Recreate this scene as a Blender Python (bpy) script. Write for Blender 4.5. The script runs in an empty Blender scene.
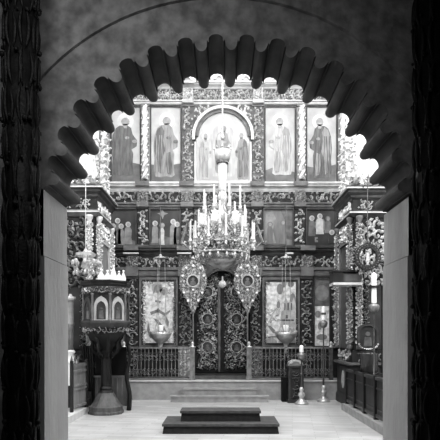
import bpy, math, random
from math import sin, cos, pi, sqrt, radians
R0 = random.Random(7)
scene = bpy.context.scene
COL = scene.collection
F = 500.0; VX = 222.0; VY = 335.0; CH = 2.0          # lens, vanishing point and eye height measured on the photograph
def X(px, d): return (px - VX) * d / F
def Z(py, d): return CH - (py - VY) * d / F

# ------------------------------------------------------------------ materials
MATS = {}
def mat(name, v, v2=None, rough=.6, metal=0., scale=6., bump=0., bscale=None, detail=6., stretch=(1, 1, 1)):
    m = bpy.data.materials.new(name); m.use_nodes = True
    nt = m.node_tree; b = nt.nodes['Principled BSDF']
    b.inputs['Roughness'].default_value = rough; b.inputs['Metallic'].default_value = metal
    if v < .2 and not metal: b.inputs['Specular IOR Level'].default_value = .18
    if v2 is None: v2 = v * .8
    tc = nt.nodes.new('ShaderNodeTexCoord'); mp = nt.nodes.new('ShaderNodeMapping')
    mp.inputs['Scale'].default_value = stretch
    nt.links.new(tc.outputs['Object'], mp.inputs['Vector'])
    n = nt.nodes.new('ShaderNodeTexNoise'); n.inputs['Scale'].default_value = scale; n.inputs['Detail'].default_value = detail
    nt.links.new(mp.outputs['Vector'], n.inputs['Vector'])
    r = nt.nodes.new('ShaderNodeValToRGB')
    r.color_ramp.elements[0].position = .33; r.color_ramp.elements[1].position = .67
    r.color_ramp.elements[0].color = (v2, v2, v2, 1); r.color_ramp.elements[1].color = (v, v, v, 1)
    nt.links.new(n.outputs['Fac'], r.inputs['Fac']); nt.links.new(r.outputs['Color'], b.inputs['Base Color'])
    if bump:
        n2 = nt.nodes.new('ShaderNodeTexNoise'); n2.inputs['Scale'].default_value = bscale or scale * 4; n2.inputs['Detail'].default_value = 4
        nt.links.new(mp.outputs['Vector'], n2.inputs['Vector'])
        bp = nt.nodes.new('ShaderNodeBump'); bp.inputs['Strength'].default_value = bump; bp.inputs['Distance'].default_value = .05
        nt.links.new(n2.outputs['Fac'], bp.inputs['Height']); nt.links.new(bp.outputs['Normal'], b.inputs['Normal'])
    MATS[name] = m
    return m
def floor_mat():
    m = bpy.data.materials.new('floor_tiles'); m.use_nodes = True
    nt = m.node_tree; b = nt.nodes['Principled BSDF']; b.inputs['Roughness'].default_value = .35
    tc = nt.nodes.new('ShaderNodeTexCoord'); mp = nt.nodes.new('ShaderNodeMapping')
    mp.inputs['Rotation'].default_value = (0, 0, radians(8))
    nt.links.new(tc.outputs['Object'], mp.inputs['Vector'])
    br = nt.nodes.new('ShaderNodeTexBrick')
    br.inputs['Scale'].default_value = 1.; br.inputs['Brick Width'].default_value = .9; br.inputs['Row Height'].default_value = .14
    br.inputs['Mortar Size'].default_value = .006; br.inputs['Color1'].default_value = (.66,)*3 + (1,)
    br.inputs['Color2'].default_value = (.50,)*3 + (1,); br.inputs['Mortar'].default_value = (.38,)*3 + (1,)
    nt.links.new(mp.outputs['Vector'], br.inputs['Vector'])
    n = nt.nodes.new('ShaderNodeTexNoise'); n.inputs['Scale'].default_value = 1.3; n.inputs['Detail'].default_value = 5
    nt.links.new(tc.outputs['Object'], n.inputs['Vector'])
    mx = nt.nodes.new('ShaderNodeMix'); mx.data_type = 'RGBA'; mx.blend_type = 'MULTIPLY'; mx.inputs[0].default_value = .45
    nt.links.new(br.outputs['Color'], mx.inputs[6]); nt.links.new(n.outputs['Fac'], mx.inputs[7])
    nt.links.new(mx.outputs[2], b.inputs['Base Color'])
    return m
M = lambda n: MATS[n]
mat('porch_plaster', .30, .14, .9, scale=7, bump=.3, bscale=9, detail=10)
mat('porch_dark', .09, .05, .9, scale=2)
mat('jamb_plaster', .40, .27, .85, scale=1.3, bump=.2, bscale=14, stretch=(1, 1, .35))
mat('scallop_shaded', .11, .06, .7, scale=3, bump=.1)  # soffit albedo darkened to carry the shade on its underside
mat('dark_carved_wood', .015, .006, .55, scale=9, bump=.3)
mat('hall_plaster', .82, .74, .9, scale=2)
mat('stone_step', .33, .24, .7, scale=5)
mat('stone_step_light', .62, .5, .6, scale=5)
mat('gilt_bright', .80, .45, .38, .25, scale=7)
mat('gilt_mid', .66, .26, .35, .35, scale=6)
mat('gilt_dim', .44, .14, .32, .4, scale=6)
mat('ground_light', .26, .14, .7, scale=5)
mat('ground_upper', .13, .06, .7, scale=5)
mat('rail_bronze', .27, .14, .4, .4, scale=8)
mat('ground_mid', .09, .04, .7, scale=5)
mat('ground_dark', .042, .02, .6, scale=5)  # dark ground also carries the shade between carved scrolls
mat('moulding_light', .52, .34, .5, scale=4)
mat('moulding_pale', .38, .24, .5, scale=4)
mat('moulding_mid', .17, .09, .4, scale=4)
mat('moulding_dark', .075, .035, .35, scale=4)
mat('icon_pale', .42, .29, .6, scale=1.8, bump=.1)
mat('icon_pale_grey', .37, .25, .6, scale=1.8)
mat('icon_robe', .15, .08, .6, scale=4, stretch=(3, 1, .6))
mat('icon_robe_mid', .25, .14, .6, scale=4, stretch=(3, 1, .6))
mat('icon_robe_pale', .38, .25, .6, scale=4, stretch=(3, 1, .6))
mat('icon_ground', .17, .10, .6, scale=3)
mat('icon_dark', .06, .03, .4, scale=2.2)
mat('icon_dusky', .19, .09, .45, scale=2.0, stretch=(2.4, 1, .5))
mat('icon_silver', .84, .36, .4, .1, scale=8, detail=12)
mat('icon_bright', .78, .42, .45, .1, scale=12, detail=12)
mat('wax_white', .88, .8, .5, scale=4)
mat('icon_shadow', .16, .07, .5, scale=5)
mat('icon_figure', .22, .11, .5, scale=5)
mat('icon_glow', .50, .28, .5, scale=6)
mat('halo_gold', .42, .3, .4, .2, scale=8)
mat('halo_soft', .46, .36, .5, scale=8)
mat('pulpit_wood', .028, .014, .38, scale=3, stretch=(4, 4, .6))
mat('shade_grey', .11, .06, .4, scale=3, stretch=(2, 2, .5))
mat('skin_dark', .27, .17, .6, scale=8)
mat('black_wood', .030, .018, .35, scale=5)
mat('podium_cloth', .035, .022, .55, scale=12)
mat('podium_top', .10, .06, .55, scale=9)
mat('brown_wood', .055, .026, .4, scale=3, stretch=(4, 4, .6))
mat('gate_wood', .24, .13, .5, scale=3, stretch=(4, 4, .6))
mat('grey_wood', .13, .07, .45, scale=3, stretch=(4, 4, .6))
mat('iron', .14, .07, .4, .4, scale=8)
mat('brass', .58, .38, .3, .5, scale=8)
mat('silver_filigree', .46, .26, .38, .3, scale=10)
mat('wax', .52, .42, .5, scale=4)
mat('white_cloth', .82, .7, .8, scale=9)
mat('glass_pale', .45, .3, .25, scale=9)
mat('white_block', .78, .68, .7, scale=4)
mat('marble_grey', .26, .17, .4, scale=3, stretch=(2, 2, .5))
mat('urn_metal', .12, .07, .25, .6, scale=3)
mat('highlight_metal', .42, .3, .18, .8, scale=3)
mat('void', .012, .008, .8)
MATS['floor_tiles'] = floor_mat()
g = bpy.data.materials.new('clear_glass'); g.use_nodes = True
gb = g.node_tree.nodes['Principled BSDF']; gb.inputs['Roughness'].default_value = .12; gb.inputs['Base Color'].default_value = (.85, .85, .85, 1)
gb.inputs['Transmission Weight'].default_value = .55; gb.inputs['IOR'].default_value = 1.3
MATS['clear_glass'] = g

# ------------------------------------------------------------------ mesh builder
WO = {}
def plane(O, U, V, N):
    return lambda u, v, h=0.: tuple(O[i] + U[i]*u + V[i]*v + N[i]*h for i in range(3))
def front(x0, y, z0): return plane((x0, y, z0), (1, 0, 0), (0, 0, 1), (0, -1, 0))
def wrap(cx, cy, r, z0, a0=-pi/2, sgn=1):
    def f(u, v, h=0.):
        a = a0 + sgn*u/r
        return (cx + (r + h)*cos(a), cy + (r + h)*sin(a), z0 + v)
    return f
class MB:
    def __init__(s): s.v = []; s.f = []
    def add(s, vs, fs):
        n = len(s.v); s.v += [tuple(p) for p in vs]; s.f += [tuple(i + n for i in f) for f in fs]; return s
    def box(s, x0, x1, y0, y1, z0, z1):
        if x0 > x1: x0, x1 = x1, x0
        return s.add([(x0,y0,z0),(x1,y0,z0),(x1,y1,z0),(x0,y1,z0),(x0,y0,z1),(x1,y0,z1),(x1,y1,z1),(x0,y1,z1)],
                     [(0,3,2,1),(4,5,6,7),(0,1,5,4),(1,2,6,5),(2,3,7,6),(3,0,4,7)])
    def taper(s, x0, x1, y0, y1, z0, z1, t):   # box narrowing towards its top by t on every side
        return s.add([(x0,y0,z0),(x1,y0,z0),(x1,y1,z0),(x0,y1,z0),(x0+t,y0+t,z1),(x1-t,y0+t,z1),(x1-t,y1-t,z1),(x0+t,y1-t,z1)],
                     [(0,3,2,1),(4,5,6,7),(0,1,5,4),(1,2,6,5),(2,3,7,6),(3,0,4,7)])
    def poly(s, fr, pts, h0, h1):              # outline in a frame, extruded between two heights
        n = len(pts)
        vs = [fr(u, v, h0) for u, v in pts] + [fr(u, v, h1) for u, v in pts]
        return s.add(vs, [tuple(range(n))[::-1], tuple(range(n, 2*n))] + [(i, (i+1) % n, n + (i+1) % n, n + i) for i in range(n)])
    def ring(s, fr, c, r0, r1, h0, h1, a0=0, a1=2*pi, n=20, ell=1.):
        vs = []; fs = []
        for i in range(n + 1):
            a = a0 + (a1 - a0)*i/n
            for r, h in ((r0, h0), (r0, h1), (r1, h1), (r1, h0)):
                vs.append(fr(c[0] + r*cos(a), c[1] + r*ell*sin(a), h))
        for i in range(n):
            for k in range(4):
                fs.append((i*4 + k, i*4 + (k+1) % 4, i*4 + 4 + (k+1) % 4, i*4 + 4 + k))
        return s.add(vs, fs)
    def disc(s, fr, c, r, h0, h1, n=18, ell=1.):
        return s.poly(fr, [(c[0] + r*cos(2*pi*i/n), c[1] + r*ell*sin(2*pi*i/n)) for i in range(n)], h0, h1)
    def lathe(s, cx, cy, prof, seg=14, a0=0., twist=0.):
        vs = []; fs = []
        for j, (r, z) in enumerate(prof):
            for i in range(seg):
                a = a0 + 2*pi*i/seg + twist*j
                vs.append((cx + r*cos(a), cy + r*sin(a), z))
        for j in range(len(prof) - 1):
            for i in range(seg):
                k = (i + 1) % seg
                fs.append((j*seg + i, j*seg + k, (j+1)*seg + k, (j+1)*seg + i))
        fs.append(tuple(range(seg))[::-1]); fs.append(tuple((len(prof)-1)*seg + i for i in range(seg)))
        return s.add(vs, fs)
    def ball(s, cx, cy, cz, r, seg=10, rings=6, ez=1.):
        return s.lathe(cx, cy, [(max(.001, r*sin(pi*j/rings)), cz - r*ez*cos(pi*j/rings)) for j in range(rings + 1)], seg)
    def tube(s, pts, r, seg=5):
        n = len(pts); rr = r if isinstance(r, (list, tuple)) else [r]*n
        vs = []; fs = []
        for i, p in enumerate(pts):
            a = pts[max(0, i-1)]; b = pts[min(n-1, i+1)]
            t = [b[k] - a[k] for k in range(3)]; L = sqrt(sum(c*c for c in t)) or 1; t = [c/L for c in t]
            ref = (0, 0, 1) if abs(t[2]) < .9 else (0, 1, 0)
            u = (t[1]*ref[2]-t[2]*ref[1], t[2]*ref[0]-t[0]*ref[2], t[0]*ref[1]-t[1]*ref[0])
            L = sqrt(sum(c*c for c in u)) or 1; u = [c/L for c in u]
            w = (t[1]*u[2]-t[2]*u[1], t[2]*u[0]-t[0]*u[2], t[0]*u[1]-t[1]*u[0])
            for k in range(seg):
                q = 2*pi*k/seg
                vs.append(tuple(p[c] + rr[i]*(u[c]*cos(q) + w[c]*sin(q)) for c in range(3)))
        for i in range(n - 1):
            for k in range(seg):
                m = (k+1) % seg
                fs.append((i*seg+k, i*seg+m, (i+1)*seg+m, (i+1)*seg+k))
        fs.append(tuple(range(seg))[::-1]); fs.append(tuple((n-1)*seg + k for k in range(seg)))
        return s.add(vs, fs)
    def sweep(s, paths):                       # paths: list of equal-length loops, joined in order (closed section)
        n = len(paths[0]); vs = [p for L in paths for p in L]; fs = []
        for i in range(len(paths) - 1):
            for k in range(n):
                m = (k+1) % n
                fs.append((i*n+k, i*n+m, (i+1)*n+m, (i+1)*n+k))
        fs.append(tuple(range(n))[::-1]); fs.append(tuple((len(paths)-1)*n + k for k in range(n)))
        return s.add(vs, fs)
    def mould(s, x0, x1, yb, prof):            # straight moulding along x; prof = (projection, z)
        L = [[(x, yb - o, z) for o, z in prof] + [(x, yb, prof[-1][1]), (x, yb, prof[0][1])] for x in (x0, x1)]
        return s.sweep(L)
    # ---- ridge scrolls and leaves, the carver's work
    def ridge(s, fr, pts, r, h):
        vs = []; fs = []; n = len(pts)
        for i, (u, v) in enumerate(pts):
            a = pts[max(0, i-1)]; b = pts[min(n-1, i+1)]
            tx, ty = b[0]-a[0], b[1]-a[1]; L = sqrt(tx*tx + ty*ty) or 1; nx, ny = -ty/L, tx/L
            q = r*(1 - .55*i/n)
            vs += [fr(u + nx*q, v + ny*q, 0), fr(u, v, h), fr(u - nx*q, v - ny*q, 0)]
        for i in range(n - 1):
            fs += [(3*i, 3*i+1, 3*i+4, 3*i+3), (3*i+1, 3*i+2, 3*i+5, 3*i+4)]
        return s.add(vs, fs)
    def leaf(s, fr, u, v, a, L, w, h):
        c, d = cos(a), sin(a)
        P = lambda x, y, z: fr(u + c*x - d*y, v + d*x + c*y, z)
        return s.add([P(0,0,0), P(.45*L, w, 0), P(L, 0, 0), P(.45*L, -w, 0), P(.4*L, 0, h)], [(0,1,4),(1,2,4),(2,3,4),(3,0,4)])
    def carve(s, fr, w, h, cell, rng, depth=.05, keep=None, fat=1.):
        nx = max(1, round(w/cell)); ny = max(1, round(h/cell)); cw, chh = w/nx, h/ny; c0 = min(cw, chh)
        for j in range(ny):
            for i in range(nx):
                u, v = (i+.5)*cw, (j+.5)*chh
                if keep and not keep(u, v): continue
                d = 1 if (i + j) % 2 else -1; a0 = rng.uniform(0, 2*pi); R = .47*c0*rng.uniform(.85, 1.1)
                ex, ey = cw/c0, chh/c0
                pts = []
                for k in range(9):
                    t = k/8; rr = R*(1 - .72*t); a = a0 + d*t*2.7*pi/1.6
                    pts.append((u + ex*rr*cos(a), v + ey*rr*sin(a)))
                s.ridge(fr, pts, .10*c0*fat, depth)
                for k in range(3):
                    a = a0 + k*2.1 + rng.uniform(-.4, .4)
                    s.leaf(fr, u + .33*c0*ex*cos(a), v + .33*c0*ey*sin(a), a + rng.uniform(-.9, .9), .36*c0*fat, .13*c0*fat, depth*.9)
                s.leaf(fr, u - .1*c0, v, 0, .22*c0*fat, .12*c0*fat, depth*1.2)
        return s
    def build(s, name, m, parent=None, base=None, smooth=False):
        if parent is not None: off = WO[parent.name]
        else: off = base if base else (0, 0, 0)
        me = bpy.data.meshes.new(name)
        me.from_pydata([(x-off[0], y-off[1], z-off[2]) for x, y, z in s.v], [], s.f); me.update()
        me.materials.append(MATS[m] if isinstance(m, str) else m)
        if smooth:
            for p in me.polygons: p.use_smooth = True
        o = bpy.data.objects.new(name, me); COL.objects.link(o)
        if parent is not None: o.parent = parent
        else: o.location = off
        WO[o.name] = off
        return o
def tag(o, label, cat, group=None):
    o['label'] = label; o['category'] = cat
    if group: o['group'] = group
    return o
def thing(name, loc, label, cat, group=None):
    o = bpy.data.objects.new(name, None); COL.objects.link(o); o.location = loc; o.empty_display_size = .2
    WO[o.name] = tuple(loc); return tag(o, label, cat, group)
def structure(o): o['kind'] = 'structure'; return o
def copy_tree(o, parent=None):
    c = o.copy(); COL.objects.link(c)
    if parent is not None: c.parent = parent
    for ch in list(o.children): copy_tree(ch, c)
    WO[c.name] = tuple(c.location)
    return c

# ------------------------------------------------------------------ camera
cam = bpy.data.cameras.new('camera'); co = bpy.data.objects.new('camera', cam); COL.objects.link(co)
co.location = (0, 0, CH); co.rotation_euler = (pi/2, 0, 0)
cam.sensor_width = 36; cam.lens = 36*F/440; cam.shift_x = -(VX - 220)/440; cam.shift_y = (VY - 220)/440
cam.clip_start = .05; cam.clip_end = 100
scene.camera = co

# ------------------------------------------------------------------ hall shell
HX = 6.4; HZ = 14.
structure(MB().box(-8, 8, -2.5, 19, -.3, 0).build('floor', 'floor_tiles'))
structure(MB().box(-HX-.3, -HX, 6.2, 18.3, 0, HZ).build('wall_left', 'hall_plaster'))
structure(MB().box(HX, HX+.3, 6.2, 18.3, 0, HZ).build('wall_right', 'hall_plaster'))
structure(MB().box(-HX-.3, HX+.3, 18.3, 18.6, 0, HZ).build('wall_back', 'hall_plaster'))
structure(MB().box(-HX-.3, HX+.3, 5.0, 18.6, HZ, HZ+.3).build('ceiling', 'hall_plaster'))

# ------------------------------------------------------------------ porch with the scalloped arch
NEAR, FAR = 5.21, 6.0
sc = FAR/F                                           # metres per pixel at the far face of the arch
AX, AZ = X(227, FAR), Z(237, FAR)
JL, JR = X(67, FAR), X(384, FAR)
def prof(u):                                         # one scallop: roll, fillet, groove (pixels at the far face)
    tab = [(0, 149.5), (.07, 149.9), (.13, 151.0), (.18, 153.2), (.205, 156.6), (.215, 158.9), (.24, 156.9), (.265, 157.2), (.275, 160.2), (.30, 161.4), (.36, 162.6), (.43, 163.3), (.5, 163.5)]
    u = u % 1.; u = min(u, 1-u)
    for (a, p), (b, q) in zip(tab, tab[1:]):
        if u <= b: return p + (q-p)*(u-a)/(b-a)
    return 163.5
ring = []
A0, STEP, NL = radians(11.6), radians(9.66), 17
a_lo, a_hi = A0 - .42*STEP, A0 + (NL-1)*STEP + .42*STEP
us = [0,.04,.07,.1,.13,.16,.18,.205,.215,.24,.265,.275,.30,.33,.36,.40,.43,.47,.5,.53,.57,.6,.64,.67,.70,.725,.735,.76,.785,.795,.82,.84,.87,.9,.93,.96]
for i in range(-1, NL):
    for u in us:
        a = A0 + (i + u)*STEP
        if a < a_lo or a > a_hi: continue
        r = (prof(u) + (7. if a < pi/2 else 5.)*sin(2*a)**2)*sc
        ring.append((AX + r*cos(a), AZ + r*sin(a)))
zs_r, zs_l = ring[0][1], ring[-1][1]
hole = [(JR, 0), (JR, 2.82), (JR, zs_r)] + ring + [(JL, zs_l), (JL, 2.82), (JL, 0)]
WX, WZ = 3.3, 5.7
def outer(p, ang_from=(AX, 2.2), wx=WX, wz=WZ):
    x, z = p
    if z <= 2.21: return (wx if x > 0 else -wx, z)
    dx, dz = x - ang_from[0], z - ang_from[1]
    t = 1e9
    if dx > 1e-6: t = min(t, (wx - ang_from[0])/dx)
    if dx < -1e-6: t = min(t, (-wx - ang_from[0])/dx)
    if dz > 1e-6: t = min(t, (wz - ang_from[1])/dz)
    return (ang_from[0] + dx*t, ang_from[1] + dz*t)
def face(mb, pts, y, wx=WX, wz=WZ, mid=None):
    vs = []; fs = []
    for p in pts:
        m = p
        if mid and p[1] > mid[3]:
            a = math.atan2(p[1]-mid[1], p[0]-mid[0]); m = (mid[0] + mid[2]*cos(a), mid[1] + mid[2]*sin(a))
        o = outer(m, wx=wx, wz=wz); vs += [(p[0], y, p[1]), (m[0], y, m[1]), (o[0], y, o[1])]
    for i in range(len(pts) - 1):
        a, b = 3*i, 3*i+3
        if vs[a] != vs[a+1] or vs[b] != vs[b+1]: fs.append((a, a+1, b+1, b))
        fs.append((a+1, a+2, b+2, b+1))
    return mb.add(vs, fs)
MID = (AX, AZ, 174*sc, zs_r + .001)
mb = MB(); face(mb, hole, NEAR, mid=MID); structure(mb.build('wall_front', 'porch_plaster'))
mb = MB(); face(mb, hole, FAR, HX+.3, HZ, MID); structure(mb.build('wall_inner', 'hall_plaster'))
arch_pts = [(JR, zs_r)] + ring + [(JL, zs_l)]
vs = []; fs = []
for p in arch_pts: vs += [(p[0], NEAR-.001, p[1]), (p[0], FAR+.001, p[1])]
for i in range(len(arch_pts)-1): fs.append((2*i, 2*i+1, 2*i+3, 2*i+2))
structure(MB().add(vs, fs).build('trim_1', 'scallop_shaded'))
for k, (jx, s, zt) in enumerate(((JL, -1, zs_l), (JR, 1, zs_r))):
    mb = MB()
    mb.box(jx, jx + s*.05, NEAR, FAR, 2.83, zt); mb.box(jx - s*.012, jx + s*.05, NEAR - .004, FAR + .004, 0, 2.82)
    structure(mb.build('trim_%d' % (k+2), 'jamb_plaster'))
# outer order of the arch, a shallow step towards the porch
OC = (X(222, 5.165), Z(240, 5.165)); OR = 244*5.165/F
n = 72; vs = []; fs = []
pts = [(OC[0] + OR*cos(a), OC[1] + OR*sin(a)) for a in [pi*i/n for i in range(n+1)]]
pts = [(OC[0] + OR, 0)] + pts + [(OC[0] - OR, 0)]
mb = MB(); face(mb, pts, 5.165)
for p in pts: vs += [(p[0], 5.165, p[1]), (p[0], NEAR, p[1])]
for i in range(len(pts)-1): fs.append((2*i, 2*i+1, 2*i+3, 2*i+2))
mb.add(vs, fs); structure(mb.build('trim_4', 'porch_plaster'))
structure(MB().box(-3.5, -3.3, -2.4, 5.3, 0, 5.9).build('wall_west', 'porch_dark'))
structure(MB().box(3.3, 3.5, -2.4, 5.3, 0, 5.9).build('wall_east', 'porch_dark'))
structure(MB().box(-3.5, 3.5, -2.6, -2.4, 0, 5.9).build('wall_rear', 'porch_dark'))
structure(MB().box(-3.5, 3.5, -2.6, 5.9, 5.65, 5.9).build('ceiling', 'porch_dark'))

# carved wooden columns standing before the arch
def carved_column(cx, cy, rad, label, seed):
    rng = random.Random(seed)
    t = thing('carved_column', (cx, cy, 0), label, 'column', None)
    MB().lathe(cx, cy, [(rad*.8, .0), (rad*.8, 5.62)], 14).build('shaft', 'dark_carved_wood', t, smooth=True)
    MB().lathe(cx, cy, [(rad*1.25, 0), (rad*1.25, .3), (rad*1.05, .4), (rad*.85, .5)], 14).build('column_base', 'dark_carved_wood', t)
    ph = .335; z = .5; k = 0; lv = MB(); bd = MB()
    while z < 5.3:
        nl = 15
        for i in range(nl):
            a = 2*pi*(i + .5*(k % 2))/nl + rng.uniform(-.16, .16)
            pts = []; rr = []; hh = ph*rng.uniform(.85, 1.15); out = rng.uniform(.02, .14)
            for q in range(9):
                tt = q/8
                ro = rad*(.80 + .13*sin(pi*tt*.95) + out*max(0, tt-.6)/.4)
                aa = a + .16*sin(tt*3) * (1 if i % 2 else -1)
                pts.append((cx + ro*cos(aa), cy + ro*sin(aa), z + tt*hh)); rr.append(.005 + rad*.075*sin(pi*min(1, tt*1.02))**.7)
            lv.tube(pts, rr, 5)
            if rng.random() < .6:
                a2 = a + pi/nl; rb = rng.uniform(.012, .028)
                bd.ball(cx + rad*.96*cos(a2), cy + rad*.96*sin(a2), z + ph*rng.uniform(-.1, .3), rb, 6, 4)
        z += ph; k += 1
    lv.build('acanthus_leaves', 'dark_carved_wood', t, smooth=True); bd.build('beading', 'dark_carved_wood', t, smooth=True)
    return t
carved_column(X(21, 4.5), 4.5, .165, 'dark carved wooden column with stacked acanthus leaves at the left edge of the porch', 1)
carved_column(X(433, 4.7), 4.7, .19, 'nearly black carved wooden column at the right edge of the porch', 2)

# ------------------------------------------------------------------ soleia and steps
SZ = .57
structure(MB().box(-HX, HX, 15.4, 18.3, 0, SZ).build('trim_5', 'stone_step'))
structure(MB().box(-HX, HX, 15.36, 15.5, SZ, SZ+.03).build('trim_6', 'stone_step_light'))
for nm, x0, x1, y0, z0, z1 in (('trim_7', X(184, 15.1), X(256, 15.1), 15.1, 0, .38), ('trim_8', X(170.5, 14.8), X(268.5, 14.8), 14.8, 0, .19)):
    y1 = 15.4 if nm == 'trim_7' else 15.1
    mb = MB().box(x0, x1, y0+.03, y1, z0, z1-.04).box(x0-.02, x1+.02, y0, y1, z1-.04, z1)
    structure(mb.build(nm, 'stone_step'))
structure(MB().box(-HX, -3.45, 6.3, 13.25, 0, .15).build('trim_9', 'stone_step_light'))
structure(MB().box(3.2, HX, 6.3, 13.4, 0, .17).build('trim_10', 'stone_step'))

# ------------------------------------------------------------------ the iconostasis
D = 16.6; P = D/F
ix = lambda px: (px - VX)*P
iz = lambda py: CH - (py - VY)*P
YB = 16.70                                           # front of the backing boards
rng = random.Random(11)
ico = thing('iconostasis', (0, 16.8, SZ), 'tall gilded carved altar screen of three tiers filling the end of the hall', 'altar screen')
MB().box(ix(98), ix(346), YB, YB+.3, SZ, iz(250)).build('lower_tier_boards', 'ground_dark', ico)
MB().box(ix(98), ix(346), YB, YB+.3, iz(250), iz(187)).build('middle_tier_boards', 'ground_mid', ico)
MB().box(ix(98), ix(346), YB, YB+.3, iz(187), iz(86)).build('upper_tier_boards', 'ground_light', ico)  # paler than the lower boards: light from above partly put into colour
def pilaster(px0, px1, py0, py1, ground, gilt, cell, style='carved', capital='moulding_mid', fat=1.):
    x0, x1, z0, z1 = ix(px0), ix(px1), iz(py1), iz(py0); w = x1-x0
    p = MB().box(x0, x1, YB-.10, YB, z0, z1)
    po = p.build('pilaster', ground, ico)
    if style == 'carved':
        MB().carve(front(x0+.055, YB-.10, z0+.09), w-.11, z1-z0-.2, cell, rng, .07, fat=fat).build('carving', gilt, po)
    else:
        r = w*.34; cx = (x0+x1)/2; cy = YB-.12-r; nn = 60; vs = []
        mb = MB()
        zz0, zz1 = z0+.12, z1-.12
        mb.lathe(cx, cy, [(r*.72, zz0), (r*.72, zz1)], 10)
        for s_ in range(2):
            pts = []
            turns = (zz1-zz0)/.62
            for k in range(nn+1):
                a = 2*pi*turns*k/nn + pi*s_
                pts.append((cx + r*.62*cos(a), cy + r*.62*sin(a), zz0 + (zz1-zz0)*k/nn))
            mb.tube(pts, r*.5, 6)
        mb.build('twisted_shaft', gilt, po, smooth=True)
        b2 = MB()
        for k in range(int((zz1-zz0)/.11)):
            a = 2*pi*((zz1-zz0)/.62)*(k*.11)/(zz1-zz0) + pi/2
            for q in (0, pi): b2.leaf(wrap(cx, cy, r*.95, zz0 + k*.11, a+q), 0, 0, 1., .10, .03, .05)
        b2.build('vine', 'gilt_bright', po)
    MB().box(x0, x1, YB-.15, YB, z1-.09, z1).build('capital', capital, po); MB().box(x0, x1, YB-.13, YB, z0, z0+.07).build('foot', capital, po)
# lower tier
for a, b in ((99, 108), (126, 138.5), (178.5, 193.5), (250, 261.5), (300.5, 313), (331, 341)):
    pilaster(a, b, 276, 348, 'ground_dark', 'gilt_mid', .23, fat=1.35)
# middle tier
for a, b in ((98, 104.5), (137.5, 148.5), (181.5, 193), (251, 262), (294.5, 305), (337.5, 345)):
    pilaster(a, b, 206, 247, 'ground_dark', 'gilt_bright', .22, fat=1.45)
# upper tier, paler materials carry part of its stronger light
for a, b in ((181.5, 194), (252, 264.5)):
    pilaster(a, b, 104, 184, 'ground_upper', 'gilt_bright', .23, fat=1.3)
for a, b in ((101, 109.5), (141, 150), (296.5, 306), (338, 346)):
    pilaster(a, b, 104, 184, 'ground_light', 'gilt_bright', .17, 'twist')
# entablatures: (top, cornice bottom, frieze bottom, architrave bottom), spans
def entablature(spans, t, c, f, a, mc, gilt, ground, arch, proj, blocks, cell=.26):
    for x0, x1 in spans:
        z = [iz(q) for q in (t, c, f, a)]; h = z[0]-z[1]
        MB().mould(ix(x0), ix(x1), YB, [(proj*.35, z[1]), (proj*.45, z[1]+h*.15), (proj*.5, z[1]+h*.35), (proj*.85, z[1]+h*.55), (proj*.85, z[1]+h*.7), (proj, z[1]+h*.78), (proj, z[0])]).build('cornice', mc, ico)
        fr = MB().box(ix(x0), ix(x1), YB-.10, YB, z[2], z[1]).build('frieze', ground, ico)
        MB().carve(front(ix(x0)+.02, YB-.10, z[2]+.02), ix(x1)-ix(x0)-.04, z[1]-z[2]-.04, cell, rng, .07, fat=1.45).build('carving', gilt, fr)
        h = z[2]-z[3]
        MB().mould(ix(x0), ix(x1), YB, [(.10, z[3]), (.13, z[3]+h*.2), (.13, z[3]+h*.6), (.19, z[3]+h*.7), (.19, z[2])]).build('architrave', arch, ico)
    for b0, b1 in blocks:
        z = [iz(q) for q in (t, c, f, a)]
        bl = MB().box(ix(b0), ix(b1), YB-.22, YB, z[2], z[1]).box(ix(b0)-.05, ix(b1)+.05, YB-proj-.035, YB, z[1]+(z[0]-z[1])*.5, z[0]+.005).box(ix(b0)-.02, ix(b1)+.02, YB-.25, YB, z[3], z[2])
        blo = bl.build('pedestal_block', 'moulding_mid' if gilt == 'gilt_mid' else 'moulding_pale', ico)
        MB().carve(front(ix(b0)+.02, YB-.22, z[2]+.02), ix(b1)-ix(b0)-.04, z[1]-z[2]-.04, .17, rng, .06, None, 1.5).build('carving', gilt, blo)
entablature([(98, 196), (248, 341)], 247, 256, 267.5, 276.5, 'moulding_dark', 'gilt_mid', 'ground_dark', 'moulding_mid', .34,
            ((126.5, 138), (179, 193), (250.5, 261.5), (301, 312.5)))
entablature([(98, 346)], 183.5, 192, 203, 207.5, 'moulding_light', 'gilt_mid', 'ground_dark', 'moulding_mid', .32,
            ((138, 148.5), (181.5, 193), (251.5, 262.5), (294.5, 305)))
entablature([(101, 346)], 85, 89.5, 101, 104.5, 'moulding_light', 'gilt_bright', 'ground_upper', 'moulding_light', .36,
            ((183, 193), (253, 263)), .17)
# pale boxes imitating the strip of light on the pedestal blocks of the lower cornice, and the crest on top
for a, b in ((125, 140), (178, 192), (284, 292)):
    MB().box(ix(a), ix(b), YB-.44, YB-.34, iz(255.5), iz(254)).build('light_strip', 'moulding_light', ico)
def crest(px, w, h):
    x = ix(px); z = iz(85)+.02; ww = w*P/2; hh = h*P; fr = front(x, YB-.02, z)
    pts = [(-ww, 0), (ww, 0), (ww*.95, hh*.25), (ww*.7, hh*.35)] + [(ww*.7*cos(a), hh*.35 + hh*.65*sin(a)) for a in [pi*i/10 for i in range(1, 10)]] + [(-ww*.7, hh*.35), (-ww*.95, hh*.25)]
    k = MB().poly(fr, pts, -.1, .1).build('crest', 'moulding_pale', ico)
    MB().ring(fr, (0, hh*.38), ww*.35, ww*.55, .1, .16, 0, pi, 12).box(x-ww*1.15, x+ww*1.15, YB-.24, YB+.1, z, z+hh*.12).build('crest_moulding', 'gilt_bright', k)
for px, w, h in ((163, 14, 9), (188, 15, 10), (219, 18, 12), (246, 15, 12), (276, 15, 11), (322, 17, 10)): crest(px, w, h)
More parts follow.
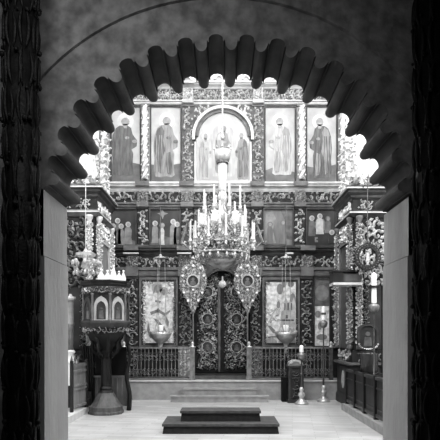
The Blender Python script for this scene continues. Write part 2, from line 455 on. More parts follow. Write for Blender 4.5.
# spandrels and arch about the central upper icon
fr0 = front(0, YB, 0)
cxa, cza, ra = ix(223), iz(137), 28*P
def span_keep(u, v):
    x, z = ix(195)+u, iz(137)+v
    return (x-cxa)**2 + (z-cza)**2 > (ra*1.12)**2
sp = MB(); n = 24
for s_ in (-1, 1):
    pts = [(cxa + s_*ra*1.02*cos(pi/2*i/n), cza + ra*1.02*sin(pi/2*i/n)) for i in range(n+1)] + [(cxa, iz(104.5)), (cxa + s_*29*P, iz(104.5)), (cxa + s_*29*P, cza)]
    sp.poly(fr0, pts, .0, .08)
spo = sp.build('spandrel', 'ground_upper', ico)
MB().carve(front(ix(195), YB-.08, iz(137)), 56*P, iz(104.5)-iz(137), .24, rng, .05, span_keep, 1.4).build('carving', 'gilt_bright', spo)
ab = MB().ring(fr0, (cxa, cza), ra*1.0, ra*1.10, .0, .2, -.12, pi+.12, 28).build('arch_moulding', 'moulding_light', ico)
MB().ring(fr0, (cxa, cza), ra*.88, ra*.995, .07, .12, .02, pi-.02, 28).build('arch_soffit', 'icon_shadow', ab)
# centre of the middle tier: carved field and canopy over the royal doors
cf = MB().box(ix(194), ix(250.5), YB-.06, YB, iz(247), iz(208)).build('central_carved_field', 'ground_mid', ico)
MB().carve(front(ix(194.5), YB-.06, iz(247)), 55.5*P, 38*P, .26, rng, .07, None, 1.4).build('carving', 'gilt_mid', cf)
fr = front(0, YB-.18, 0)
def ogee(s_):
    p = [(s_*17, 279), (s_*23, 268), (s_*27.5, 262), (s_*27.5, 250), (s_*34, 249), (s_*40, 243), (s_*37, 234), (s_*34, 224), (s_*29, 232), (s_*22, 243), (s_*13, 250), (s_*7, 254), (0, 258), (0, 268), (s_*8, 270)]
    return [(ix(VX + a), iz(b)) for a, b in p]
cn = MB().poly(fr, ogee(-1), 0, .12).poly(fr, ogee(1), 0, .12).build('door_canopy', 'ground_mid', ico)
mb = MB()
for s_ in (-1, 1):
    base = ogee(s_)
    for k in range(5, 13):
        u, v = base[k]
        mb.carve(plane((u-.1, YB-.3, v-.12), (1,0,0), (0,0,1), (0,-1,0)), .22, .22, .2, rng, .06, None, 1.2)
    mb.carve(plane((ix(222+s_*17)-.25, YB-.3, iz(266)), (1,0,0), (0,0,1), (0,-1,0)), .5, .5, .17, rng, .06, None, 1.2)
    mb.ridge(front(0, YB-.3, 0), base[4:13], .05, .1)
mb.build('carving', 'gilt_mid', cn)
# dado panels behind the rails
for a, b in ((108, 126), (138.5, 178.5), (261.5, 300.5), (313, 331)):
    dp = MB().box(ix(a), ix(b), YB-.06, YB, SZ, iz(348)).box(ix(a), ix(b), YB-.12, YB, iz(350), iz(347.5)).build('dado_panel', 'ground_dark', ico)
    mb = MB(); n_ = max(2, round((b-a)/9))
    for k in range(n_ + 1): mb.box(ix(a + (b-a)*k/n_)-.03, ix(a + (b-a)*k/n_)+.03, YB-.09, YB-.06, SZ, iz(350))
    mb.box(ix(a), ix(b), YB-.10, YB-.06, iz(357), iz(355.5)).box(ix(a), ix(b), YB-.10, YB-.06, iz(374), iz(371)).build('panel_moulding', 'moulding_dark', dp)
for a, b, m_, g_ in ((178.5, 193.5, 'moulding_pale', 'gilt_bright'), (250, 261.5, 'moulding_mid', 'gilt_mid'), (126, 138.5, 'ground_dark', 'gilt_dim'), (300.5, 313, 'ground_dark', 'gilt_dim')):
    pl = MB().box(ix(a), ix(b), YB-.2, YB, SZ, iz(349)).box(ix(a)-.01, ix(b)+.01, YB-.24, YB, iz(349), iz(347)).build('plinth', m_, ico)
    MB().carve(front(ix(a)+.03, YB-.2, iz(376)), (b-a)*P-.06, 26*P, .2, rng, .05, None, 1.2).build('carving', g_, pl)

# ---------------------------------------------------------------- icons
YI = YB - .06
def icon(px0, py0, px1, py1, ground, label, frame='moulding_mid', fw=1.6, group=None, arched=False, frame2=None):
    if not arched: px0 += .7; px1 -= .7; py0 += .8; py1 -= 1.2
    t = thing('icon_painting', (ix((px0+px1)/2), YI, iz(py1)), label, 'icon', group)
    fr = front(0, YI, 0)
    if arched:
        n = 20; r = (px1-px0)/2; cy = py0 + r
        pts = [(ix(px0), iz(py1)), (ix(px1), iz(py1))] + [(ix((px0+px1)/2 + r*cos(pi*i/n)), iz(cy - r*sin(pi*i/n))) for i in range(n+1)]
        MB().poly(fr, pts, -.056, 0).build('panel', ground, t)
    else:
        MB().box(ix(px0), ix(px1), YI, YB-.004, iz(py1), iz(py0)).build('panel', ground, t)
        a, b, c, d = ix(px0), ix(px1), iz(py1), iz(py0); w = fw*P
        mb = MB()
        mb.box(a, a+w, YI-.06, YI, c, d).box(b-w, b, YI-.06, YI, c, d).box(a+w, b-w, YI-.06, YI, c, c+w).box(a+w, b-w, YI-.06, YI, d-w*1.3, d)
        mb.build('frame', frame, t)
        if frame2:
            w2 = w*1.0; a += w; b -= w; c += w; d -= w*1.3
            MB().box(a, a+w2, YI-.03, YI, c, d).box(b-w2, b, YI-.03, YI, c, d).box(a+w2, b-w2, YI-.03, YI, c, c+w2).box(a+w2, b-w2, YI-.03, YI, d-w2, d).build('inner_moulding', frame2, t)
    return t
def shape(parent, name, m, polys, k, thick=.006):
    fr = front(0, YI, 0); mb = MB()
    for p in polys: mb.poly(fr, [(ix(a), iz(b)) for a, b in p], 0 if k == 0 else .006*k-.004, .006*k + thick)
    return mb.build(name, m, parent)
def ell(cx, cy, rx, ry, n=14): return [(cx + rx*cos(2*pi*i/n), cy + ry*sin(2*pi*i/n)) for i in range(n)]
def saint(t, cx, top, bot, w, face_dir, robe, mantle, halo='halo_soft', hands=True, head='skin_dark'):
    H = bot-top; s = face_dir; X_ = lambda a: cx + s*a*w; Y_ = lambda b: top + b*H
    shape(t, 'halo', halo, [ell(X_(.05), Y_(.085), w*.34, w*.34, 18)], 1)
    body = [(-.18,.155),(-.34,.20),(-.46,.32),(-.50,.50),(-.46,.70),(-.50,.86),(-.44,.97),(-.2,.985),(.05,.97),(.25,.985),(.38,.95),(.34,.80),(.36,.62),(.30,.55),(.50,.50),(.52,.40),(.44,.36),(.34,.30),(.28,.20),(.16,.155)]
    body = shape(t, 'figure', robe, [[(X_(a), Y_(b)) for a, b in body]], 2)
    mant = [[(-.16,.17),(-.33,.22),(-.44,.36),(-.46,.58),(-.34,.72),(-.30,.9),(-.18,.93),(-.16,.7),(-.02,.56),(-.1,.4),(-.06,.25)],
            [(.05,.60),(.2,.58),(.26,.8),(.24,.95),(.08,.93),(.02,.78)]]
    shape(body, 'mantle', mantle, [[(X_(a), Y_(b)) for a, b in q] for q in mant], 3)
    folds = MB(); fr = front(0, YI-.022, 0)
    for q in range(6):
        a = -.4 + q*.13
        folds.ridge(fr, [(ix(X_(a + .03*sin(q*2+j))), iz(Y_(.32 + .6*j/5))) for j in range(6)], .022, .012)
    folds.build('folds', robe, body)
    shape(body, 'head', head, [ell(X_(.05), Y_(.09), w*.17, H*.066), [(X_(-.06), Y_(.13)), (X_(.14), Y_(.13)), (X_(.12), Y_(.2)), (X_(.0), Y_(.2))]], 3)
    if hands: shape(body, 'hands', mantle if mantle != robe else 'skin_dark', [ell(X_(.42), Y_(.42), w*.10, H*.028), ell(X_(.12), Y_(.36), w*.09, H*.024)], 4)
# upper tier, five saints
t = icon(110, 105, 141.5, 184, 'icon_pale', 'leftmost upper tier icon, dark robed saint walking right on a pale ground', 'moulding_dark', .9)
shape(t, 'painted_ground', 'icon_ground', [[(111.6, 163), (123, 160), (140, 164), (140, 182), (111.6, 182)]], 0)
saint(t, 124, 116, 176, 25, 1, 'icon_robe', 'icon_robe')
t = icon(149.5, 105, 182, 184, 'icon_pale', 'upper tier icon left of the central arch, grey robed saint with raised hand', 'moulding_dark', .9)
shape(t, 'painted_ground', 'icon_ground', [[(151, 164), (164, 166), (180.5, 163), (180.5, 182), (151, 182)]], 0)
saint(t, 165.5, 115, 178, 24, 1, 'icon_robe_mid', 'icon_robe')
t = icon(264, 105, 296.5, 184, 'icon_pale_grey', 'upper tier icon right of the central arch, pale saint holding a scroll', 'moulding_dark', .9)
shape(t, 'painted_ground', 'icon_ground', [[(265.6, 170), (276, 166), (295, 172), (295, 182), (265.6, 182)]], 0)
saint(t, 281, 116, 176, 23, -1, 'icon_robe_pale', 'icon_robe_mid')
t = icon(305.5, 105, 338, 184, 'icon_pale_grey', 'rightmost upper tier icon, saint in a dark cloak over a pale robe', 'moulding_dark', .9)
shape(t, 'painted_ground', 'icon_ground', [[(307, 166), (320, 168), (336, 164), (336, 182), (307, 182)]], 0)
saint(t, 321, 116, 179, 22, -1, 'icon_robe', 'icon_robe_mid')
# central, arched
t = icon(196.5, 110.5, 249.5, 183, 'icon_pale', 'large round-arched central icon of the upper tier with pale enthroned group', arched=True)
shape(t, 'painted_ground', 'icon_pale_grey', [[(199, 168), (249, 168), (249, 182), (199, 182)]], 0)
shape(t, 'throne', 'icon_robe_pale', [[(212, 176), (235, 176), (236, 140), (232, 128), (223, 122), (214, 128), (211, 140)]], .5, .004)
saint(t, 223, 124, 174, 16, 1, 'icon_robe_mid', 'icon_robe_pale')
saint(t, 205, 132, 180, 12, 1, 'icon_robe_pale', 'icon_robe_mid')
saint(t, 242, 131, 180, 13, -1, 'icon_robe_mid', 'icon_robe')
fm = MB().box(ix(194.4), ix(196.4), YI-.08, YB-.004, iz(183), iz(142)).box(ix(249.6), ix(251.6), YI-.08, YB-.004, iz(183), iz(142)).box(ix(196.4), ix(249.6), YI-.08, YB-.004, iz(183), iz(181.2))
fm.build('frame', 'moulding_light', t)
# middle tier feasts
def small_fig(t, cx, y, h, robe='icon_figure', halo='halo_gold', w=7):
    b = shape(t, 'figure', robe, [[(cx-w*.5, y+h), (cx-w*.45, y+h*.5), (cx-w*.42, y+h*.3), (cx-w*.2, y+h*.2), (cx+w*.2, y+h*.2), (cx+w*.45, y+h*.35), (cx+w*.4, y+h*.7), (cx+w*.5, y+h)]], 2)
    shape(b, 'halo', halo, [ell(cx, y+h*.1, 2.7, 2.7, 12)], 3)
    shape(b, 'head', 'skin_dark', [ell(cx+.2, y+h*.11, 1.6, 1.9, 10)], 4)
def feast(px0, px1, ground, label, figs, extra=None):
    t = icon(px0, 207, px1, 247.5, ground, label, 'moulding_dark', 1.3)
    for f in figs: small_fig(t, *f)
    if extra:
        for nm, m, polys in extra: shape(t, nm, m, polys, 0)
    return t
feast(104.5, 137.5, 'icon_dark', 'middle tier icon at far left, four haloed figures on a dark ground',
      [(113, 224, 20), (117.5, 218, 26, 'icon_shadow'), (121, 224, 21), (128, 222, 22, 'icon_figure', 'halo_gold', 8)],
      [('painted_ground', 'icon_shadow', [[(106, 240), (118, 236), (136, 241), (136, 246), (106, 246)]])])
feast(148.5, 181.5, 'icon_dark', 'middle tier icon second from left, dusky scene with a pale star above small figures',
      [(155, 221, 22), (162, 223, 22, 'icon_glow', 'icon_figure', 5), (173, 219, 25, 'icon_figure'), (177, 222, 22, 'icon_shadow')],
      [('pale_star', 'icon_figure', [[(162, 208.5), (164, 212), (168, 213), (164, 215), (162.5, 219), (161, 215), (157, 213), (161, 212)]]),
       ('painted_ground', 'icon_shadow', [[(150, 242), (165, 236), (180, 240), (180, 246), (150, 246)]])])
feast(262, 294.5, 'icon_dusky', 'middle tier icon just right of the chandelier, cloudy grey surface',
      [(270, 222, 22, 'icon_dusky', 'icon_dusky'), (283, 220, 24, 'icon_dusky', 'icon_dusky')],
      [('pale_streak', 'icon_figure', [[(266, 214), (272, 210), (276, 218), (273, 230), (276, 243), (268, 244), (265, 230)]]),  # paler streak on the panel
       ('dark_area', 'icon_shadow', [[(280, 209), (292, 210), (292, 240), (285, 238), (286, 222)]])])  # darker area beside the streak
feast(305, 337.5, 'icon_dark', 'middle tier icon at far right, bright cluster of figures on black',
      [(312, 216, 20, 'icon_shadow'), (320, 214, 20, 'icon_glow', 'icon_glow', 8), (328, 217, 16, 'icon_shadow', 'icon_shadow'), (332, 231, 12, 'icon_dark', 'halo_gold')],
      [('bright_cluster', 'icon_figure', [[(314, 224), (318, 217), (324, 219), (327, 226), (323, 232), (317, 231)]]),
       ('small_emblem', 'icon_figure', [[(315, 237), (318, 237), (318, 238.5), (316.5, 238.5), (316.5, 240), (318, 240), (318, 242), (315, 242)]])])
# lower tier, large icons
t = icon(138.5, 276.5, 178.5, 348, 'icon_silver', 'large silvery lower tier icon left of the royal doors, mother holding child', 'moulding_mid', 1.9, None, False, 'moulding_dark')
BIG1 = t
rb = shape(t, 'figure', 'icon_silver', [[(147, 343), (146, 325), (148, 308), (151, 298), (154, 288), (158, 284), (163, 286), (166, 293), (171, 299), (173, 312), (171, 330), (173, 343)]], 1)
shape(rb, 'halo', 'halo_gold', [ell(157, 287.5, 5.6, 5.6, 18), ell(164, 291, 4.2, 4.2, 16)], 2)
shape(rb, 'head', 'skin_dark', [ell(157.5, 289, 2.4, 3.4), ell(164, 292, 2.2, 2.6)], 3)
shape(rb, 'drapery', 'icon_bright', [[(150, 303), (156, 299), (160, 304), (157, 316), (161, 322), (156, 334), (150, 330), (149, 316)], [(163, 300), (169, 302), (170, 314), (166, 322), (162, 312)], [(160, 325), (167, 326), (170, 340), (160, 341)]], 3)
ol = [(147, 343), (146, 325), (148, 308), (151, 298), (154, 288), (158, 284), (163, 286), (166, 293), (171, 299), (173, 312), (171, 330), (173, 343)]
pass
shape(rb, 'shadow_folds', 'icon_robe_mid', [[(154, 287), (157, 284), (161, 285), (163, 289), (161, 289), (158, 286), (155.5, 289), (154, 294), (153, 293)], [(150, 312), (158, 309), (165, 313), (170, 310), (170, 312), (165, 316), (158, 312), (151, 315)], [(155, 300), (161, 301), (160, 303), (155, 302)], [(153, 318), (158, 320), (164, 327), (168, 334), (164, 331), (157, 323)], [(148, 322), (150, 330), (152, 338), (150, 338), (147, 330)], [(166, 316), (169, 322), (168, 328), (165, 322)], [(158, 308), (160, 310), (158, 313), (156, 311)]], 4)
shape(t, 'border_figures', 'icon_robe_mid', [ell(144.4, 286 + 9*k, 1.4, 3.4, 8) for k in range(6)] + [ell(173.6, 300 + 9*k, 1.3, 3.2, 8) for k in range(5)], 1)
t = icon(261.5, 276.5, 300.5, 348, 'icon_silver', 'large silvery lower tier icon right of the royal doors, church building below clouds', 'moulding_mid', 1.9, None, False, 'moulding_dark')
shape(t, 'cloud_figures', 'icon_robe_mid', [ell(280, 289, 3.2, 5.5), ell(284, 284, 2.4, 3.2), ell(293, 300, 3, 7), ell(291, 284, 3.2, 3), ell(268, 283, 2.2, 2.2), ell(278.5, 305, 1.8, 4)], 1)
shape(t, 'church', 'icon_glow', [[(281, 327), (281, 312), (284, 310), (284, 302), (286, 297), (288, 302), (292, 302), (294, 297), (295.5, 303), (295.5, 327)]], 1.4)
shape(t, 'church_openings', 'icon_shadow', [[(284.5, 303), (286, 303), (286, 310), (284.5, 310)], [(287.5, 303), (289, 303), (289, 310), (287.5, 310)], [(290.5, 303), (292, 303), (292, 310), (290.5, 310)], [(285, 315), (288, 315), (288, 318.5), (285, 318.5)], [(281, 319.4), (294, 319.4), (294, 321), (281, 321)]], 2.4)
shape(t, 'foreground', 'icon_robe_mid', [[(267, 325), (271, 326), (276, 331), (282, 332), (281, 335), (273, 333)], [(265, 337), (280, 335), (280, 337), (266, 338.5)]], 1)
shape(t, 'kneeling_figures', 'icon_robe_pale', [[(284, 333), (287, 327), (291, 328), (296, 336), (295, 344), (282, 344)], [(266, 340), (272, 337), (277, 341), (277, 345), (266, 345)]], 1.7)
for t_, cols in ((BIG1, ((141, 146.5, 279, 346), (172.5, 176, 296, 346), (147, 153, 279, 287), (168, 176, 279, 294))), (t, ((264.5, 268, 279, 346), (268, 280, 307, 322), (295.5, 298.5, 318, 346)))):
    mb = MB()
    for a, b, c, d in cols: mb.carve(front(ix(a), YI-.012, iz(d)), (b-a)*P, (d-c)*P, .2, rng, .03, None, 1.3)
    mb.build('embossed_cover', 'icon_silver', t_)
t = icon(313, 276.5, 331, 348, 'icon_silver', 'narrow lower tier icon beside the right stall, dark disc above a pale field', 'moulding_dark', 1.0)
shape(t, 'dark_arch', 'icon_shadow', [[(314, 279), (330, 279), (330, 306), (314, 306)]], 1)
shape(t, 'dark_disc', 'icon_figure', [ell(322, 293, 7, 8)], 2)
shape(t, 'ornaments', 'icon_robe_mid', [ell(318, 314, 3, 3.4), ell(322, 337, 5.5, 3), ell(320, 326, 2, 4)], 2)
t = icon(108, 276.5, 126, 348, 'icon_robe_mid', 'narrow lower tier icon half hidden behind the pulpit', 'moulding_dark', 1.0)
saint(t, 117, 284, 344, 13, 1, 'icon_figure', 'icon_shadow')

# ---------------------------------------------------------------- royal doors
def leaf_pts(s_):
    c = 222; hw = 27; top = 271; side = 284
    p = [(c, 372.5), (c + s_*hw, 372.5), (c + s_*hw, side)]
    for i in range(1, 9):
        a = pi/2*i/8; p.append((c + s_*hw*cos(a), side - (side-top)*sin(a)))
    return [(ix(a), iz(b)) for a, b in p]
for s_, side in ((-1, 'left'), (1, 'right')):
    hinge = ix(222 + s_*27)
    t = thing('royal_door', (hinge, YB-.1, SZ), side + ' leaf of the dark carved arched royal doors at the centre of the altar screen', 'door', None)
    fr = front(0, YB-.02, 0)
    MB().poly(fr, leaf_pts(s_), 0, .06).build('door_panel', 'black_wood', t)
    xl = ix(222) if s_ > 0 else ix(195)
    def kp(u, v, xl=xl, s_=s_):
        x = xl+u; z = iz(372)+v
        px = VX + x/P; py = VY - (z-CH)/P
        if py < 284 and abs(px-222) > 27*sqrt(max(0, 1-((284-py)/13)**2)) - 2: return False
        for my in (292, 319, 347):
            if (px - (222 + s_*(14.5)))**2 + (py-my)**2 < 6.6**2: return False
        return True
    cm = MB().carve(front(xl+.09, YB-.08, iz(369.5)), 27*P-.18, 96.5*P, .17, rng, .07, kp, 1.3)
    cm.build('carving', 'gilt_dim', t)
    lf = MB(); r3 = random.Random(5 + s_)
    for q in range(330):
        u, v = r3.uniform(.12, 27*P-.14), r3.uniform(.16, 98*P)
        if kp(u, v): lf.leaf(front(xl+.01, YB-.1, iz(372)), u, v, r3.uniform(0, 6.28), .08, .03, .05)
    lf.build('gilt_leaves', 'gilt_bright', t)
    for my in (292, 319, 347):
        c = (ix(222 + s_*14.5), iz(my)); frm = front(c[0], YB-.08, c[1]); r = 6.6*P
        md = MB().disc(frm, (0, 0), r*.72, 0, .03).build('medallion', 'icon_dark', t)
        mb = MB().ring(frm, (0, 0), r*.78, r*.88, 0, .06)
        for q in range(4):
            a = q*pi/2
            for e in (-1, 1): mb.ridge(frm, [(r*.98*cos(a + e*.7), r*.98*sin(a + e*.7)), (r*1.05*cos(a + e*.35), r*1.05*sin(a + e*.35)), (r*1.36*cos(a), r*1.36*sin(a))], .035, .05)
        mb.build('medallion_frame', 'gilt_mid', md)
        small_h = MB().disc(frm, (0, r*.2), r*.22, .03, .04).poly(frm, [(-r*.4, -r*.5), (r*.4, -r*.5), (r*.3, 0), (-r*.3, 0)], .03, .036).build('painted_bust', 'icon_shadow', md)
    if s_ < 0:
        mb = MB().lathe(ix(219.2), YB-.13, [(.035, iz(372)), (.05, iz(371)), (.05, iz(350)), (.065, iz(349)), (.045, iz(346)), (.055, iz(330)), (.065, iz(328)), (.05, iz(325)), (.06, iz(308)), (.07, iz(305)), (.05, iz(300)), (.05, iz(288)), (.07, iz(284)), (.02, iz(281))], 10)
        mb.build('meeting_column', 'moulding_mid', t, smooth=True)
tb = MB().ring(front(0, YB-.26, 0), (ix(222), iz(289)), 17.5*P, 20*P, -.05, .16, radians(28), radians(152), 24, .98)
tb.build('door_arch', 'moulding_dark', ico)
MB().box(ix(194), ix(250), YB-.5, YB, SZ, SZ+.10).build('threshold', 'moulding_mid', ico)
MB().box(ix(195), ix(249), YB-.3, YB, SZ+.10, SZ+.16).build('threshold_step', 'moulding_dark', ico)

# ---------------------------------------------------------------- balustrades on the soleia
def balustrade(px0, px1, label):
    y = 15.62; k = 15.62/F
    x0, x1 = (px0-VX)*k, (px1-VX)*k; zb = SZ+.03; zt = Z(347, 15.62)
    t = thing('balustrade', ((x0+x1)/2, y, SZ), label, 'balustrade', None)
    MB().box(x0, x1, y-.03, y+.03, zt-.05, zt).build('top_rail', 'rail_bronze', t)
    MB().box(x0, x1, y-.025, y+.025, zb+.06, zb+.10).build('bottom_rail', 'iron', t)
    MB().box(x0, x1, y-.015, y+.015, zt-.2, zt-.18).build('upper_band', 'iron', t)
    n = max(6, int((x1-x0)/.115)); L = x1-x0
    for i in range(n):
        x = x0 + L*(i+.5)/n
        MB().lathe(x, y, [(.014, zb+.1), (.014, zb+.3), (.026, zb+.34), (.014, zb+.38), (.014, zt-.36), (.026, zt-.3), (.014, zt-.26), (.014, zt-.04)], 6).build('baluster', 'rail_bronze', t)
    sc_ = MB()
    for i in range(n):
        x = x0 + L*i/n
        for j in range(2):
            sc_.carve(plane((x, y-.012, zb+.14 + j*.45), (1,0,0), (0,0,1), (0,-1,0)), L/n, .22, .12, rng, .02, None, .8)
    sc_.build('scrollwork', 'gilt_dim', t)
    for x in (x0, x1) if px0 > 200 or px1 < 210 else (x0, x1):
        inner = (x == x1 and px1 < VX) or (x == x0 and px0 > VX)
        r = .075 if inner else .05
        po = MB().box(x-r, x+r, y-r, y+r, zb-.03, zt-.02).box(x-r*1.25, x+r*1.25, y-r*1.25, y+r*1.25, zb-.03, zb+.12).build('post', 'rail_bronze' if inner else 'iron', t)
        MB().lathe(x, y, [(r*1.35, zt-.02), (r*1.35, zt+.02), (.03, zt+.04), (.06, zt+.09), (.05, zt+.14), (.01, zt+.18)], 10).build('finial', 'brass', po, smooth=True)
    return t
balustrade(124, 192.5, 'low openwork metal balustrade left of the royal doors')
balustrade(249, 331, 'low openwork metal balustrade right of the royal doors')

# ---------------------------------------------------------------- filigree banners beside the doors
def banner(s_, label):
    d = 15.95; k = d/F; c = 222 + s_*27; x = (c-VX)*k
    t = thing('church_banner', (x, d, SZ), label, 'banner', 'filigree banners flanking the royal doors')
    zf = lambda py: Z(py, d)
    MB().lathe(x, d+.08, [(.025, SZ), (.025, zf(262)), (.06, zf(261)), (.05, zf(258)), (.01, zf(255))], 8).build('pole', 'brass', t, smooth=True)
    fr = front(x, d+.04, zf(281))
    out = [(0, -34), (3, -27), (6, -20), (10, -13), (13, -5), (13.5, 3), (12, 9), (10, 15), (7, 18), (3, 19), (0, 23)]
    pts = [(a*k, b*k) for a, b in out] + [(-a*k, b*k) for a, b in out[-2:0:-1]]
    pl = MB().poly(fr, pts, 0, .02).build('filigree_plate', 'glass_pale', t)
    def kp(u, v):
        a, b = u/k-13, v/k-36
        for (p, q), (p2, q2) in zip(out, out[1:]):
            if q <= b <= q2:
                return abs(a) < p + (p2-p)*(b-q)/(q2-q+1e-6) + .6 and a*a + b*b > 6.5**2
        return False
    MB().carve(plane((x-13*k, d+.02, zf(281)-36*k), (1,0,0), (0,0,1), (0,-1,0)), 26*k, 59*k, .12, rng, .05, kp, 1.3).build('filigree', 'silver_filigree', pl)
    md = MB().disc(fr, (0, 0), 5.2*k, .02, .06).build('medallion', 'icon_dark', t)
    MB().ring(fr, (0, 0), 5.2*k, 6.6*k, .02, .10).build('medallion_frame', 'silver_filigree', md)
    MB().poly(fr, [(-3*k, -4*k), (3*k, -4*k), (2.4*k, -.5*k), (0, .5*k), (-2.4*k, -.5*k)], .06, .066).disc(fr, (0, 1.8*k), 1.6*k, .06, .07).build('painted_bust', 'icon_shadow', md)
    mb = MB()
    for a, b in ((-9, -12), (-10.5, 5), (10.5, 5), (9, -12), (-5, -20), (5, -20), (0, 15), (-7, 13), (7, 13), (0, -9)):
        q = fr(a*k, b*k, .06); mb.ball(q[0], q[1], q[2], .045, 8, 5)
    mb.build('bosses', 'white_block', pl, smooth=True)
banner(-1.07, 'silver filigree banner with round medallion at the left of the royal doors')
banner(.95, 'silver filigree banner with round medallion at the right of the royal doors')

# ---------------------------------------------------------------- hanging lamps before the large icons
def lampada(px, label):
    d = 16.0; x = (px-VX)*d/F; zf = lambda py: Z(py, d)
    t = thing('hanging_oil_lamp', (x, d, zf(353)), label, 'lamp', 'oil lamps hung before the large icons')
    MB().lathe(x, d, [(.02, zf(354)), (.05, zf(352.5)), (.03, zf(350)), (.09, zf(348)), (.06, zf(346)), (.09, zf(343.5)), (.20, zf(341)), (.29, zf(338)), (.33, zf(335.5)), (.35, zf(334.4)), (.35, zf(332.6)), (.31, zf(332))], 18).build('bowl', 'brass', t, smooth=True)
    MB().lathe(x, d, [(.07, zf(332)), (.09, zf(329)), (.10, zf(326)), (.09, zf(325))], 10).build('glass_cup', 'white_block', t, smooth=True)
    mb = MB()
    for k in range(3):
        a = 2*pi*k/3 + .3
        pts = [(x + .31*cos(a), d + .31*sin(a), zf(332.5)), (x + .17*cos(a), d + .17*sin(a), zf(322)), (x + .14*cos(a), d + .14*sin(a), zf(258))]
        mb.tube(pts, .009, 4)
    mb.build('chain', 'brass', t)
    MB().lathe(x, d, [(.18, zf(258.4)), (.18, zf(257.2)), (.06, zf(256)), (.02, zf(254))], 12).build('canopy', 'brass', t)
    MB().tube([(x, d, zf(256)), (x, d, zf(206)), (x, YB-.3, zf(203))], .014, 5).build('hanging_rod', 'iron', t)
    mb = MB()
    for k in range(10):
        a = 2*pi*k/10; mb.ball(x + .33*cos(a), d + .33*sin(a), zf(331.5), .035, 6, 4)
    mb.build('rim_bosses', 'silver_filigree', t)
lampada(160.5, 'broad brass hanging oil lamp before the left mother and child icon')
lampada(286, 'broad brass hanging oil lamp before the right church building icon')

# ---------------------------------------------------------------- great chandelier
cd = 12.5; cxx = X(222.5, cd); cz = lambda py: Z(py, cd)
ch = thing('chandelier', (cxx, cd, cz(290)), 'great many-tiered chandelier with tall white candles hanging on a long rod', 'chandelier')
MB().lathe(cxx, cd, [(.022, HZ), (.022, cz(128)), (.05, cz(127)), (.05, cz(124)), (.022, cz(123)), (.022, cz(154))][:2], 8).build('hanging_rod', 'silver_filigree', ch)
MB().lathe(cxx, cd, [(.035, cz(140)), (.06, cz(137)), (.02, cz(134)), (.02, cz(128))], 10).build('rod_knob', 'silver_filigree', ch, smooth=True)
mb = MB().lathe(cxx, cd, [(.10, cz(162)), (.17, cz(161)), (.19, cz(157)), (.21, cz(151)), (.17, cz(150.5))], 14)
for k in range(8):
    a = 2*pi*k/8; mb.ball(cxx + .2*cos(a), cd + .2*sin(a), cz(149), .035, 6, 4)
cup = mb.build('crown_cup', 'silver_filigree', ch, smooth=True)
MB().lathe(cxx, cd, [(.15, cz(163.5)), (.15, cz(161))], 12).build('dark_band', 'iron', cup)
MB().lathe(cxx, cd, [(.02, cz(150)), (.02, cz(128))], 8).build('spike', 'silver_filigree', cup)
MB().lathe(cxx, cd, [(.08, cz(192)), (.095, cz(190)), (.105, cz(178)), (.11, cz(163))], 12).build('upper_shaft', 'wax', ch, smooth=True)
MB().lathe(cxx, cd, [(.09, cz(262)), (.13, cz(258)), (.10, cz(250)), (.16, cz(246)), (.22, cz(240)), (.14, cz(232)), (.10, cz(226)), (.15, cz(222)), (.2, cz(217)), (.13, cz(211)), (.08, cz(206)), (.11, cz(202)), (.14, cz(197)), (.09, cz(192))], 14).build('lower_shaft', 'silver_filigree', ch, smooth=True)
crng = random.Random(4)
def arms(n, rad, zpan, zroot, hc, a0, pan_r):
    for k in range(n):
        a = a0 + 2*pi*k/n; ca, sa = cos(a), sin(a)
        zz = zpan
        pts = []
        for q in range(11):
            t_ = q/10
            r = .10 + (rad-.10)*t_
            z = zroot + (zz-zroot)*t_ - .16*sin(pi*t_)*(1.2 - t_) - .10*sin(pi*t_**2)
            pts.append((cxx + r*ca, cd + r*sa, z))
        ar = MB().tube(pts, [.022*(1-.3*q/10) for q in range(11)], 5)
        # a scroll rising off the arm
        sx = []
        for q in range(9):
            t_ = q/8; rr = .11*(1-.75*t_); aa = -pi/2 + 5.2*t_
            sx.append((cxx + (rad*.62 + rr*cos(aa))*ca, cd + (rad*.62 + rr*cos(aa))*sa, (zz+zroot)/2 - .02 + rr*sin(aa)))
        ar.tube(sx, .014, 4)
        arm = ar.build('arm', 'silver_filigree', ch, smooth=True)
        px, py = cxx + rad*ca, cd + rad*sa
        MB().lathe(px, py, [(.02, zz-.10), (.035, zz-.05), (.03, zz-.03), (pan_r, zz), (pan_r, zz+.012), (.04, zz+.02), (.045, zz+.07)], 10).build('drip_pan', 'brass', arm, smooth=True)
        h = hc*crng.uniform(.86, 1.1)
        MB().lathe(px, py, [(.027, zz+.03), (.024, zz+h), (.006, zz+h+.02)], 8).build('candle', 'wax', arm)
        MB().ball(px, py, zz-.15, .035, 6, 5, 1.7).build('crystal_drop', 'clear_glass', arm, smooth=True)
arms(8, .48, cz(211), cz(205), .54, .35, .065)
arms(10, .60, cz(229), cz(220), .50, .2, .065)
arms(12, .80, cz(242), cz(236), .46, .1, .07)
for k in range(6):
    a = 2*pi*k/6 + .15; px, py = cxx + .50*cos(a), cd + .50*sin(a); z = cz(221)
    gl = MB().lathe(px, py, [(.03, z-.16), (.085, z-.10), (.10, z), (.07, z+.10), (.09, z+.14)], 12).build('glass_shade', 'white_cloth', ch, smooth=True)
    MB().tube([(px, py, z-.15), (cxx + .3*cos(a), cd + .3*sin(a), z-.26), (cxx + .12*cos(a), cd + .12*sin(a), z-.1)], .014, 5).build('shade_bracket', 'silver_filigree', gl)
bw = MB().lathe(cxx, cd, [(.03, cz(270)), (.10, cz(268.5)), (.24, cz(266.5)), (.44, cz(262)), (.52, cz(257)), (.47, cz(252)), (.40, cz(249))], 20).build('bowl', 'gilt_dim', ch, smooth=True)
MB().carve(wrap(cxx, cd, .47, cz(263)), 2*pi*.47, 13*.025, .15, rng, .06, None, 1.2).build('filigree', 'silver_filigree', bw)
mb = MB()
